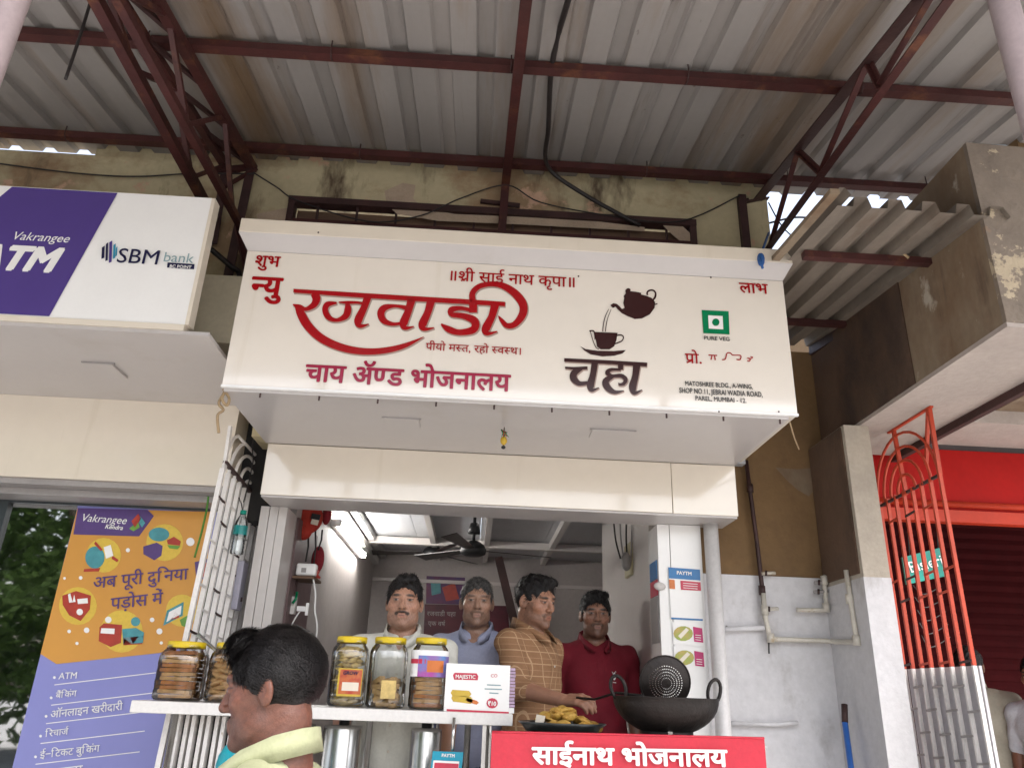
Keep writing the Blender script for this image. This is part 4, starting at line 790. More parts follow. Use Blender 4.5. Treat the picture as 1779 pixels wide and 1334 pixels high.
def jar(cx, r, zt, label, kind, fill, y=3.24):
    z0 = 1.4785; h = zt-z0; o = thing('snack_jar', label, 'jar', (cx, y, z0), 'snack jars on the counter'); c = (cx, y, z0); rl = r*.80
    prof = [(0, .003), (r*.9, .002), (r, .012)] + [(r*(1-.018*(k % 2)), .03+(h-.11)*k/6) for k in range(7)] + [(r*.99, h-.06), (r*.93, h-.042), (rl*.98, h-.028), (rl*.95, h-.015)]
    MB().lathe(prof, c, 28, sq=.22).build('jar_wall', 'jar_plastic', o)
    MB().lathe([(rl*1.0, h-.024), (rl*1.04, h-.022), (rl*1.04, h-.003), (rl*1.0, h), (0, h)], c, 28).build('lid', 'lid_yellow', o)
    rr = r*.80; z = .016
    rnd = random.Random(label)
    while z < h*fill-.02:
        if kind == 'rusk':
            for s in (-1, 0, 1): put('snack_piece', snack_mesh('rusk' if rnd.random() < .62 else 'rusk_pale'), o, Matrix.Translation((cx+rnd.uniform(-.007, .007), y+s*.036*r/.075, z0+z)) @ Matrix.Rotation(rnd.uniform(-.12, .12), 4, 'Z') @ Matrix.Rotation(rnd.uniform(-.05, .05), 4, 'Y') @ Matrix.Diagonal((r/.072, r/.074, 1, 1)))
            z += .0155
        elif kind == 'disc':
            for s in range(5): a = s*1.257+z*40; put('snack_piece', snack_mesh('disc'), o, Matrix.Translation((cx+math.cos(a)*r*.45, y+math.sin(a)*r*.45, z0+z)) @ Matrix.Rotation(rnd.uniform(-.35, .35), 4, 'X') @ Matrix.Rotation(rnd.uniform(-.3, .3), 4, 'Y'))
            z += .017
        elif kind == 'khari':
            for s in range(4): a = s*1.57+z*60; put('snack_piece', snack_mesh('khari'), o, Matrix.Translation((cx+math.cos(a)*r*.38, y+math.sin(a)*r*.38, z0+z)) @ Matrix.Rotation(a+1.57+rnd.uniform(-.5, .5), 4, 'Z') @ Matrix.Rotation(rnd.uniform(-.5, .5), 4, 'X') @ Matrix.Rotation(rnd.uniform(-.25, .25), 4, 'Y'))
            z += .019
        else:
            for s in range(5): a = s*1.257+z*50; put('snack_piece', snack_mesh('cube'), o, Matrix.Translation((cx+math.cos(a)*r*.48, y+math.sin(a)*r*.48, z0+z)) @ Matrix.Rotation(a+1.57+rnd.uniform(-.4, .4), 4, 'Z') @ Matrix.Rotation(rnd.uniform(-.4, .4), 4, 'Y'))
            z += .020
    return o, c, h
def at_x(x): return PY(x, 1200, 3.17).x
jar(at_x(304)-.01, .086, 1.692, 'jar packed with stacked dark brown rusks, yellow lid', 'rusk', .93)
jar(at_x(386)-.008, .072, 1.694, 'jar of round golden cookies next to the rusk jar', 'disc', .93)
j3, c3, h3 = jar(at_x(598), .071, 1.735, 'jar full of yellow puff pastry with red printed label', 'khari', .93)
j4, c4, h4 = jar(at_x(668), .075, 1.738, 'jar only half full of biscuits below a clear top', 'cube', .5)
j5, c5, h5 = jar(at_x(742), .074, 1.742, 'jar of brown biscuits under a blue and pink picture label', 'rusk', .56)
M('label_red', (.42, .04, .02), .35, col2=(.55, .16, .04), scale=30); M('label_blue', (.02, .28, .55), .35, col2=(.40, .05, .30), scale=11, var=.5); M('label_gold', (.62, .42, .04), .35)
def curved_label(name, c, r, a0, a1, z0, z1, m, par):
    mb = MB(); n = 8
    for i in range(n+1):
        a = a0+(a1-a0)*i/n; k = 1/((abs(math.cos(a))**3.32+abs(math.sin(a))**3.32)**(1/3.32))
        for z in (z0, z1): mb.v.append((c[0]+r*k*math.cos(a), c[1]+r*k*math.sin(a), c[2]+z))
    for i in range(n): mb.f.append((2*i, 2*i+2, 2*i+3, 2*i+1)); mb.sm.append(True)
    return mb.build(name, m, par)
curved_label('label_border', c3, .0725, R(-112), R(-42), .038, .138, 'label_gold', j3); curved_label('label_print', c3, .0732, R(-107), R(-45), .046, .133, 'label_red', j3)
lettering('label_lettering', 'GROW', (c3[0]-.008, c3[1]-.0785, c3[2]+.128), (c3[0]+.048, c3[1]-.0785, c3[2]+.128), 'ink_navy', j3, top=.73, off=.03, shear=.15)
curved_label('label_print', c3, .0739, R(-98), R(-52), .058, .088, 'cream_panel', j3)
curved_label('label_print', c4, .0765, R(-100), R(-60), .035, .10, 'khari', j4)
curved_label('label_sheet', c5, .0752, R(-165), R(-20), .118, .215, 'white_print', j5); curved_label('label_print', c5, .076, R(-120), R(-24), .118, .195, 'label_blue', j5); curved_label('label_print', c5, .0768, R(-95), R(-50), .135, .178, 'pay_orange', j5); curved_label('label_print', c5, .0759, R(-150), R(-100), .165, .182, 'pay_red', j5)
# steel tongs leaning in the gap
tg = thing('tongs', 'steel tongs leaning between the rusk jar and the cookie jar', 'tongs', PY(360, 1130, 3.3))
MB().bar(PY(341, 1103, 3.3), PY(374, 1130, 3.3), .006, .008).build('arm', 'steel', tg); MB().bar(PY(345, 1100, 3.32), PY(377, 1130, 3.3), .006, .008).build('arm', 'steel', tg); MB().tube([PY(374, 1130, 3.3), Vector((PY(372, 1140, 3.3).x, 3.3, 1.4785))], .005, 6).build('handle', 'steel', tg)
# printed carton
bxo = thing('printed_carton', 'white printed biscuit carton with red oval at the counter end', 'carton', (.04, 3.2, 1.478)); YX = 3.14
a, b = PY(776, 1150, YX), PY(884, 1235, YX); bx0, bx1, bz1 = a.x, b.x, a.z-.003
box('front_board', (bx0, YX, 1.4785), (bx1, YX+.1, bz1), 'white_print', bxo)
for k in range(12): box('stacked_sheet', (bx1+.0005, YX+.005, 1.50+k*.0118), (bx1+.022-.001*(k % 3), YX+.09, 1.509+k*.0118), M('lilac_card', (.50, .36, .50), .5, var=.2, scale=20) if 'lilac_card' not in MATS else 'lilac_card', bxo)
box('stacked_sheet', (bx1+.0005, YX+.003, 1.4787), (bx1+.02, YX+.09, 1.498), 'white_print', bxo)
YQ = YX-.002
flat('red_oval', [(787, 1172), (790, 1168), (828, 1169), (831, 1174), (830, 1181), (789, 1180)], YQ, 'pay_red', bxo); lettering('lettering', 'MAJESTIC', PY(792, 1171, YQ-.002), PY(826, 1172, YQ-.002), 'white_print', bxo, top=.73, off=.02)
flat('red_footer', [(776, 1231), (884, 1236), (884, 1242), (776, 1237)], YQ, 'pay_red', bxo); flat('price_badge', circ(855, 1221, 10, 9, 12), YQ, 'pay_red', bxo); lettering('lettering', '₹10', PY(848, 1217, YQ-.002), PY(862, 1218, YQ-.002), 'white_print', bxo, top=.73, off=.03)
lettering('lettering', 'CO', PY(853, 1170, YQ), PY(864, 1170, YQ), 'pay_red', bxo, top=.73)
for i, (x0, x1) in enumerate(((846, 870), (842, 872), (850, 866))): flat('print_line', [(x0, 1188+i*7), (x1, 1189+i*7), (x1, 1191+i*7), (x0, 1190+i*7)], YQ, 'grey_ink', bxo)
for p0, p1, w_ in (((786, 1203), (815, 1205), 11), ((787, 1212), (818, 1216), 12), ((812, 1215), (828, 1220), 7)):
    flat('wafer_roll_print', [(p0[0], p0[1]-w_/2), (p1[0], p1[1]-w_/2), (p1[0]+4, p1[1]), (p1[0], p1[1]+w_/2), (p0[0], p0[1]+w_/2), (p0[0]-3, p0[1])], YQ-.0006*(p0[1] % 3), 'pay_orange' if w_ < 8 else 'label_gold', bxo)
# ---------------------------------------------------------------- frying stall with banner
st = thing('frying_stall', 'steel frying stall fronted by a red banner', 'stall', (.55, 3.0, 0))
box('stall_body', (.09, 2.87, 0), (1.02, 3.25, 1.40), 'steel', st); box('stall_top', (.08, 2.865, 1.40), (1.03, 3.26, 1.415), 'steel', st)
def banner_pt(u, v): x0, x1 = .082, 1.018; return Vector((x0+(x1-x0)*u, 2.852+.004*math.sin(u*17+v*3)+.004*math.sin(u*7-2), 1.425+.018*u*.6-.62*v))
bn = thing('red_banner', 'red cloth banner with white script on the frying stall', 'banner', (.55, 2.85, .8)); mb = MB()
for j in range(9):
    for i in range(41): mb.v.append(banner_pt(i/40, j/8))
for j in range(8):
    for i in range(40): mb.f.append((j*41+i, j*41+i+1, (j+1)*41+i+1, (j+1)*41+i)); mb.sm.append(True)
mb.build('cloth', M('banner_red', (.58, .02, .045), .35, var=.10, scale=5, bump=.3, bscale=9), bn); MB().tube([banner_pt(i/20, 0)+Vector((0, 0, .001)) for i in range(21)], .004, 6).build('hem', 'banner_red', bn)
YN = 2.842; lettering('lettering', 'साईनाथ भोजनालय', PY(925, 1298, YN), PY(1262, 1303, YN), 'white_print', bn, off=.03, h=.82)
kd = thing('kadai', 'black iron frying kadai with two ring handles on the stall', 'pan', (.722, 3.02, 1.415)); kc = Vector((.722, 3.02, 1.553))
M('burnt_iron', (.022, .016, .014), .5, metal=.4, var=.5, scale=9, bump=.4, bscale=30)
rk = .192; prof = [(rk*math.sin(t), -.128*math.cos(t)) for t in [math.pi/2*i/10 for i in range(11)]] + [(rk+.004, .003), (rk-.004, .003)] + [((rk-.006)*math.sin(t), -.121*math.cos(t)) for t in [math.pi/2*i/8 for i in range(8, -1, -1)]]
MB().lathe(prof, kc, 40).build('bowl', 'burnt_iron', kd)
for s in (-1, 1):
    hc = kc+Vector((s*(rk-.014), -.02, .028)); MB().tube([hc+Vector((s*(.026*math.cos(a))+s*.2*.04*math.sin(a), .008*math.cos(a), .042*math.sin(a))) for a in [2*math.pi*i/18 for i in range(18)]], .0065, 8, closed=True).build('ring_handle', 'burnt_iron', kd)
MB().lathe([(rk-.015, -.03), (0, -.03)], kc, 32).build('frying_oil', M('oil', (.05, .025, .008), .1), kd)
sv = thing('stove_ring', 'iron stove ring under the black kadai', 'stove', (.722, 3.02, 1.415)); MB().lathe([(.09, 1.416), (.095, 1.416), (.095, 1.45), (.09, 1.45)], (kc.x, kc.y, 0), 20).build('ring', 'burnt_iron', sv)
for k in range(3): a = 2.1*k+.4; MB().box((kc.x+.09*math.cos(a)-.008, kc.y+.09*math.sin(a)-.008, 1.416), (kc.x+.09*math.cos(a)+.008, kc.y+.09*math.sin(a)+.008, 1.458)).build('lug', 'steel', sv)
# skimmer: perforated dish standing in the kadai
sk = thing('skimmer', 'round perforated iron skimmer propped up in the kadai', 'skimmer', (.715, 3.02, 1.54)); sc_ = Vector((.716, 2.99, 1.607)); tl_ = Matrix.Rotation(R(14), 3, 'X')
mb = MB(); rings = [.0, .008, .011, .018, .021, .028, .031, .038, .041, .048, .051, .058, .061, .070, .0925]; NS = 84
def skp(r, a): return sc_ + tl_ @ Vector((r*math.cos(a), -.022*(1-(r/.0925)**2), r*math.sin(a)))
for i in range(len(rings)-1):
    for j in range(NS):
        if i % 2 == 1 and 2 < i < 13 and j % max(2, int(18/(i+1))) == 0: continue
        a0, a1 = 2*math.pi*j/NS, 2*math.pi*(j+1)/NS
        q = [skp(rings[i], a0), skp(rings[i+1], a0), skp(rings[i+1], a1), skp(rings[i], a1)]; mb.poly(q if i else q[:3])
mb.build('perforated_dish', 'burnt_iron', sk); MB().tube([skp(.093, 2*math.pi*j/40) for j in range(40)], .0035, 6, closed=True).build('rim', 'burnt_iron', sk)
HAND = PY(1024, 1214, 3.40)
MB().tube([sc_+Vector((-.082, .0, -.05)), Vector((.56, 3.13, 1.565)), HAND+Vector((.02, -.005, .0)), HAND+Vector((-.05, .03, .004))], .005, 8).build('handle', 'burnt_iron', sk)
# tray of fritters
ty = thing('frying_tray', 'shallow dark metal tray holding fried snacks', 'tray', (.33, 3.06, 1.416)); tcn = (.345, 3.06, 1.417)
MB().lathe([(0, 0), (.125, 0), (.15, .03), (.162, .038), (.158, .041), (.146, .034), (.122, .006), (0, .006)], tcn, 32).build('tray_dish', M('tray_metal', (.10, .11, .11), .3, metal=.7, var=.3), ty)
M('batter', (.56, .36, .07), .6, var=.3, scale=30, bump=.5, bscale=80, col2=(.40, .20, .03)); rnd = random.Random(3)
for k in range(30):
    a, r = rnd.uniform(0, 6.28), rnd.uniform(.01, .115); z = 1.434+rnd.uniform(.0, .016)+(.058*(1-r/.115))
    mb = MB().ball((0, 0, 0), (rnd.uniform(.03, .046), rnd.uniform(.02, .03), rnd.uniform(.009, .014)), 12, 7); mb.v = [(x+.006*math.sin(y*150+k), y+.005*math.sin(x*120+k*2), z_+.005*math.sin(x*110+y*90+k)) for x, y, z_ in mb.v]
    o = mb.build('fritter', 'batter'); o.matrix_basis = Matrix.Translation((.345+r*math.cos(a), 3.06+r*math.sin(a)*.9, z)) @ Matrix.Rotation(a*2, 4, 'Z') @ Matrix.Rotation(rnd.uniform(-.5, .5), 4, 'X')
    tag(o, 'golden fritter heaped with others in the dark tray', 'fritter', 'fritters in the tray')
o = MB().prism([(.24, 3.0, 1.452), (.27, 2.985, 1.456), (.275, 2.99, 1.478), (.245, 3.0, 1.482)], (.004, .012, 0)).build('paper_scrap', 'cream_panel'); tag(o, 'torn newspaper scrap at the rim of the tray', 'paper')

# ================================================================ right-hand pipes and red shop
YW = 3.90
def pipe(name, label, pts, r, m, fittings=()):
    o = thing(name, label, 'pipe', pts[-1]); MB().tube(pts, r, 10).build('pipe_run', m, o)
    for q in fittings: MB().tube([Vector(q)+Vector((0, 0, -.022)), Vector(q)+Vector((0, 0, .022))], r*1.5, 10).build('fitting', m, o)
W = lambda x, y, d=.02: PY(x, y, YW-d)
pipe('rusty_pipe', 'rusty vertical pipe running down the brown wall', [W(1296, 800), W(1304, 860), W(1316, 950), W(1324, 1020), W(1327, 1050)], .011, 'dark_iron', [W(1303, 848), W(1324, 1025)])
pipe('water_pipe', 'pale plastic pipe with elbow running low across the whitewashed wall', [W(1326, 1030, .03), W(1330, 1075, .03), W(1337, 1105, .03), W(1345, 1110, .03), W(1436, 1113, .03), PX(1450, 1114, 1.762), PX(1486, 1115, 1.762), PX(1488, 1109, 1.762), PX(1480, 1060, 1.762), PX(1470, 990, 1.762)], .012, 'pvc_pipe', [W(1329, 1060, .03), PX(1488, 1112, 1.762), PX(1476, 1040, 1.762), W(1339, 1108, .03)])
pipe('stub_pipe', 'short capped yellowish pipe stub on the whitewashed wall', [W(1384, 1059, .03), W(1434, 1060, .03), W(1436, 1050, .03), W(1431, 1005, .03), W(1434, 1000, .03)], .011, 'pvc_pipe', [W(1435, 1055, .03), W(1432, 1008, .03)])
pipe('old_conduit', 'paint-covered conduit stub beside the down pipe', [W(1250, 1093), W(1327, 1090)], .012, 'white_wash'); pipe('low_conduit', 'low paint-covered conduit near the stall', [W(1262, 1256), W(1350, 1258), W(1386, 1255)], .010, 'white_wash')
for x, y, lb in ((1333, 996, 'yellow tap stub just under the brown paint edge'), (1338, 1058, 'yellow tap stub on the pale pipe bend'), (1424, 1028, 'grey valve on the capped pipe stub'), (1425, 1012, 'dark valve lever above the capped pipe stub')):
    o = thing('tap', lb, 'tap', W(x, y)); MB().tube([W(x-10, y, .03), W(x+14, y-1, .03)], .009, 8).build('spout', 'pvc_pipe' if x < 1400 else 'grey_metal', o); MB().tube([W(x-2, y+4, .04), W(x-2, y-5, .04)], .006, 8).build('stem', 'dark_iron', o)
wire('pipe_drip_wire', 'black wire tail below the pipe elbow', [W(1326, 1072), W(1334, 1090), W(1336, 1135)], .004)
wire('thin_wire', 'light wire hanging from the sign corner', [PY(1371, 730, 3.0), PY(1380, 760, 3.3), PY(1388, 780, 3.5)], .004, 'rope')
pipe('corner_pipe', 'dark drain pipe in the corner beside the white pillar', [PY(1432, 800, 3.88), PY(1444, 930, 3.88), PY(1449, 985, 3.88)], .018, 'dark_iron')
o = thing('broom_handle', 'blue broom handle with dark grip leaning on the whitewashed wall', 'broom', (1.62, 3.7, 0)); a, b = PY(1467, 1225, 3.75), PY(1470, 1334, 3.70)
MB().tube([a+(a-b)*.02, a+(b-a)*.28], .014, 12).build('grip', 'dark_iron', o); e = a+(b-a)*9; MB().tube([a+(b-a)*.27, Vector((b.x+.0, 3.6, .02))], .013, 12).build('stick', M('blue_plastic', (.04, .16, .55), .35), o)
# red folding gate
rg, pt, ys = side_gate('folding_gate', 'red folding side gate with arched top and white lower half', 2.045, 3.22, 3.76, 8, 2.52, 'red_paint', .0, 1.72)
MB().bar((2.045, 3.22, 2.52), (2.045, 3.21, 2.835), .014, .018, (1, 0, 0)).build('gate_bar', 'red_paint', rg); MB().bar((2.045, 3.22, 2.83), (2.065, 3.34, 2.60), .014, .014, (1, 0, 0)).build('brace', 'red_paint', rg)
MB().bar((2.045, 3.19, 2.836), (2.045, 3.58, 2.836), .016, .016).build('top_rail', 'red_paint', rg); MB().bar((2.045, 3.53, 2.83), (2.045, 3.51, 2.5), .014, .018, (1, 0, 0)).build('gate_bar', 'red_paint', rg)
for k in range(4):
    r = .08+.065*k; pts_ = [Vector((2.045, 3.50-r*math.cos(a), min(2.51+r*1.05*math.sin(a), 2.81))) for a in [math.pi*(j/16) for j in range(17)]]; MB().tube(pts_, .007, 6).build('arch_bar', 'red_paint', rg)
MB().bar((2.047, 3.22, 2.52), (2.047, 3.76, 2.50), .012, .012).build('cross_rail', 'dark_iron', rg)
box('lower_panel', (2.065, 3.22, .37), (2.077, 3.77, 1.72), M('lilac_panel', (.50, .49, .52), .6, var=.12, scale=4), rg)
# red shop front
rs = thing('red_shop_front', 'bright red shutter box and rails of the neighbouring shop', 'shop front', (3, 4, .36))
box('shutter_box', (2.035, 4.0, 2.60), (6, 4.35, 2.90), 'bright_red', rs); MB().tube([(2.035, 3.985, 2.585), (6, 3.985, 2.585)], .017, 10).build('guide_rail', 'orange_rail', rs); box('guide_rail', (2.035, 3.99, 2.49), (6, 4.05, 2.555), 'orange_rail', rs); box('frame_post', (2.09, 3.98, .36), (2.14, 4.06, 2.49), 'orange_rail', rs)
M('maroon_shutter', (.05, .005, .006), .9, var=.25, spec=.1)
for k in range(34): MB().add([(2.0, 5.1, .40+k*.07), (6, 5.1, .40+k*.07), (6, 5.092, .435+k*.07), (2.0, 5.092, .435+k*.07), (6, 5.1, .468+k*.07), (2.0, 5.1, .468+k*.07)], [(0, 1, 2, 3), (3, 2, 4, 5)]).build('shutter_slat', 'maroon_shutter', rs)
box('light_stop_panel', (2.0, 5.115, .36), (6, 5.14, 2.9), 'maroon_shutter', rs); box('side_wall', (2.0, 4.06, .36), (2.03, 5.1, 2.9), 'dim_wall', rs); box('ceiling_slab', (2.0, 4.05, 2.905), (6, 5.2, 2.98), 'dim_wall', rs)  # panel behind the slats is added to stop sky light leaking through
hd = thing('header_slab', 'grey header slab with green netting over the red shop', 'lintel', (3, 3.95, 2.95)); box('slab', (2.14, 3.62, 2.93), (6, 4.0, 3.22), 'beam_soffit', hd); box('green_net', (2.14, 3.60, 3.225), (6, 3.98, 3.31), M('net_green', (.02, .09, .03), .8, var=.4, scale=20), hd); box('upper_slab', (2.14, 3.55, 3.315), (6, 4.2, 3.7), 'beam_soffit', hd)
bs = thing('teal_shop_sign', 'teal hanging sign with white lettering behind the red gate', 'sign', PY(1605, 1010, 3.9)); q = [PY(1567, 968, 3.9), PY(1638, 950, 3.9), PY(1645, 1000, 3.9), PY(1575, 1015, 3.9)]
MB().prism(q, (0, .012, 0)).build('board', M('sign_teal', (.0, .24, .19), .35, var=.1), bs); lettering('lettering', 'Bisleri', PY(1576, 975, 3.896), PY(1632, 962, 3.896), 'white_print', bs, top=.73, off=.0)
for x in (1580, 1630): MB().tube([PY(x, 965 if x < 1600 else 953, 3.905), PY(x-4, 900, 3.95)], .003, 5).build('hanger', 'wire', bs)
for k in range(5): wire('loose_wire', ('loose wire loop under the teal sign, topmost', 'second loose wire loop under the teal sign', 'third wire loop hanging inside the red gate', 'fourth wire loop hanging lower in the red gate', 'lowest wire loop hanging inside the red gate')[k], [PY(1585+4*k, 1015+k*22, 3.9), PY(1605+3*k, 1032+k*23, 3.88), PY(1635+k*4, 1018+k*22, 3.9)], .002, 'wire')
# ================================================================ people: smooth implicit surfaces, meshed with surface nets
def surface_nets(fn, lo, hi, h):
    lo, hi = np.array(lo, np.float32), np.array(hi, np.float32); n = np.maximum(((hi-lo)/h).astype(int)+2, 3)
    ax = [lo[i]+h*np.arange(n[i], dtype=np.float32) for i in range(3)]
    G = np.stack(np.meshgrid(*ax, indexing='ij'), -1); F = fn(G.reshape(-1, 3)).reshape(n); S = F < 0
    m = tuple(n-1); pos = np.zeros((*m, 3), np.float32); cnt = np.zeros(m, np.int32)
    cs = [(a, b, c) for a in (0, 1) for b in (0, 1) for c in (0, 1)]
    def cut(A, c): return A[c[0]:c[0]+m[0], c[1]:c[1]+m[1], c[2]:c[2]+m[2]]
    for p in cs:
        for d in range(3):
            if p[d]: continue
            q = list(p); q[d] = 1; a, b = cut(F, p), cut(F, tuple(q)); k = (a < 0) != (b < 0)
            t = np.where(k, a/np.where(k, a-b, 1), 0)
            for e in range(3): pos[..., e] += np.where(k, p[e]+(t if e == d else 0), 0)
            cnt += k
    act = cnt > 0; idx = np.full(m, -1, np.int64); idx[act] = np.arange(act.sum()); I = np.argwhere(act)
    V = lo+h*(I+pos[act]/cnt[act][:, None]); faces = []
    for d in range(3):
        o1, o2 = (d+1) % 3, (d+2) % 3; a = [slice(None)]*3; b = [slice(None)]*3; a[d] = slice(0, -1); b[d] = slice(1, None)
        E_ = np.argwhere(S[tuple(a)] != S[tuple(b)]); ok = np.ones(len(E_), bool)
        for o in (o1, o2): ok &= (E_[:, o] >= 1) & (E_[:, o] < m[o])
        E_ = E_[ok]
        if not len(E_): continue
        def ci(u, v): q = E_.copy(); q[:, o1] -= u; q[:, o2] -= v; return idx[q[:, 0], q[:, 1], q[:, 2]]
        Q = np.stack([ci(1, 1), ci(0, 1), ci(0, 0), ci(1, 0)], 1); ins = S[E_[:, 0], E_[:, 1], E_[:, 2]]; Q[~ins] = Q[~ins][:, ::-1]; faces.append(Q)
    Fc = np.concatenate(faces) if faces else np.zeros((0, 4), int); return V, Fc[(Fc >= 0).all(1)]
def ell(P, c, r, Rm=None):
    q = P-np.array(c, np.float32)
    if Rm is not None: q = q @ Rm
    r = np.array(r, np.float32); k0 = np.sqrt(((q/r)**2).sum(1))+1e-9; k1 = np.sqrt(((q/(r*r))**2).sum(1))+1e-9; return k0*(k0-1)/k1
def cap(P, a, b, ra, rb):
    a, b = np.array(a, np.float32), np.array(b, np.float32); d = b-a; t = np.clip(((P-a) @ d)/max(float(d @ d), 1e-9), 0, 1)
    return np.sqrt(((P-a-t[:, None]*d)**2).sum(1))-(ra+(rb-ra)*t)
def smin(a, b, k): h = np.clip(.5+.5*(b-a)/k, 0, 1); return b+(a-b)*h-k*h*(1-h)
def smax(a, b, k): return -smin(-a, -b, k)
def rotm(yaw_, pitch_=0., roll_=0.): return np.array((Matrix.Rotation(yaw_, 3, 'Z') @ Matrix.Rotation(pitch_, 3, 'X') @ Matrix.Rotation(roll_, 3, 'Y')), np.float32)
def head_sdf(P, face=1., jaw=1., nose=1.):
    """head in its own frame: face towards -Y, origin between the ears, chin at -.115, crown at +.115"""
    d = ell(P, (0, .012, .030), (.0745, .094, .084))
    d = smin(d, ell(P, (0, -.018, -.030), (.061*face, .068, .084)), .03)
    d = smin(d, ell(P, (0, -.036, -.084), (.046*jaw, .044, .032)), .03)
    for s in (-1, 1):
        d = smin(d, ell(P, (s*.044*face, -.052, -.020), (.022, .022, .020)), .022)
        d = smin(d, ell(P, (s*.042*jaw, -.016, -.068), (.022, .034, .028)), .025)
    d = smin(d, cap(P, (-.034, -.076, .027), (.034, -.076, .027), .0115, .0115), .016)
    d = smin(d, cap(P, (0, -.084, .018), (0, -.1035*nose, -.026), .0075, .0125), .010)
    for s in (-1, 1): d = smin(d, ell(P, (s*.0125, -.092, -.031), (.0085, .011, .0075)), .007)
    for s in (-1, 1): d = smax(d, -ell(P, (s*.0315, -.099, .006), (.0185, .0145, .0115)), .012)
    for s in (-1, 1): d = smin(d, ell(P, (s*.0315, -.0745, .0055), (.0145, .0125, .0105)), .004)
    d = smin(d, cap(P, (-.017, -.083, -.0585), (.017, -.083, -.0585), .0075, .0075), .008)
    d = smin(d, cap(P, (-.014, -.082, -.071), (.014, -.082, -.071), .0080, .0080), .008)
    d = smax(d, -cap(P, (-.020, -.0945, -.0645), (.020, -.0945, -.0645), .0022, .0022), .004)
    d = smin(d, ell(P, (0, -.071, -.101), (.021, .020, .016)), .02)
    for s in (-1, 1):
        d = smin(d, ell(P, (s*.076, .012, -.004), (.0095, .020, .031), rotm(s*-.45)), .008)
        d = smax(d, -ell(P, (s*.088, .004, .0), (.007, .010, .016)), .006)
    return d
def mesh_np(name, V, Fc, m, parent, cols=None, smooth=True):
    me = bpy.data.meshes.new(name); me.from_pydata(V.tolist(), [], Fc.tolist()); me.polygons.foreach_set('use_smooth', [smooth]*len(Fc)); me.materials.append(MATS[m] if isinstance(m, str) else m)
    if cols is not None:
        a = me.color_attributes.new('skin', 'FLOAT_COLOR', 'POINT'); a.data.foreach_set('color', np.concatenate([cols, np.ones((len(cols), 1))], 1).astype(np.float32).ravel())
    o = bpy.data.objects.new(name, me); COL.objects.link(o); o.parent = parent; return o
M('skin', (.3, .15, .09), .42, attr='skin', var=.16, scale=30, bump=.16, bscale=160, sss=.05, fine=.05)
M('hair_black', (.010, .008, .008), .46, var=.4, scale=40, bump=.35, bscale=260, spec=.32); M('hair_grey', (.11, .105, .10), .55, col2=(.03, .028, .027), scale=60, bump=.3, bscale=220, lo=.4, hi=.6, spec=.2)
M('trouser_dark', (.03, .03, .035), .9, var=.3, bump=.3); M('shoe', (.03, .02, .015), .5)
def on_chest(f, x, z):
    ys_ = np.linspace(-.3, 0, 300, dtype=np.float32); d = f(np.stack([np.full(300, x, np.float32), ys_, np.full(300, z, np.float32)], 1)); return float(ys_[np.argmax(d < 0)])-.0015
def hand_prims(w, d, n, curl=.6, s=1.):
    """palm, four bent fingers of unequal length and a thumb, from wrist w along d with palm facing n"""
    w, d, n = (np.array(Vector(q)) for q in (w, d, n)); d = d/np.linalg.norm(d); n = n-d*(n @ d); n = n/np.linalg.norm(n); t = np.cross(d, n)*s; pr = []
    for k, u in enumerate((-.027, -.009, .009, .027)):
        pr.append((w+t*u*.6, w+d*.085+t*u, .015, .0115))
        L_ = (.075, .088, .082, .064)[k]; p = w+d*.085+t*u; a = 0.
        for j, f in enumerate((.42, .32, .26)):
            a += curl*(.9 if j else .6); q = p+(d*math.cos(a)+n*math.sin(a))*L_*f; pr.append((p, q, .0098-.0008*j, .0092-.001*j)); p = q
    p0 = w+d*.025-t*.022; p1 = p0+(d*.6-t*.75+n*.35)*.042; p2 = p1+(d*.85-t*.25+n*.45)*.036; p3 = p2+(d*.95+n*.3)*.026
    return pr+[(p0, p1, .015, .0115), (p1, p2, .0112, .010), (p2, p3, .0098, .008)]
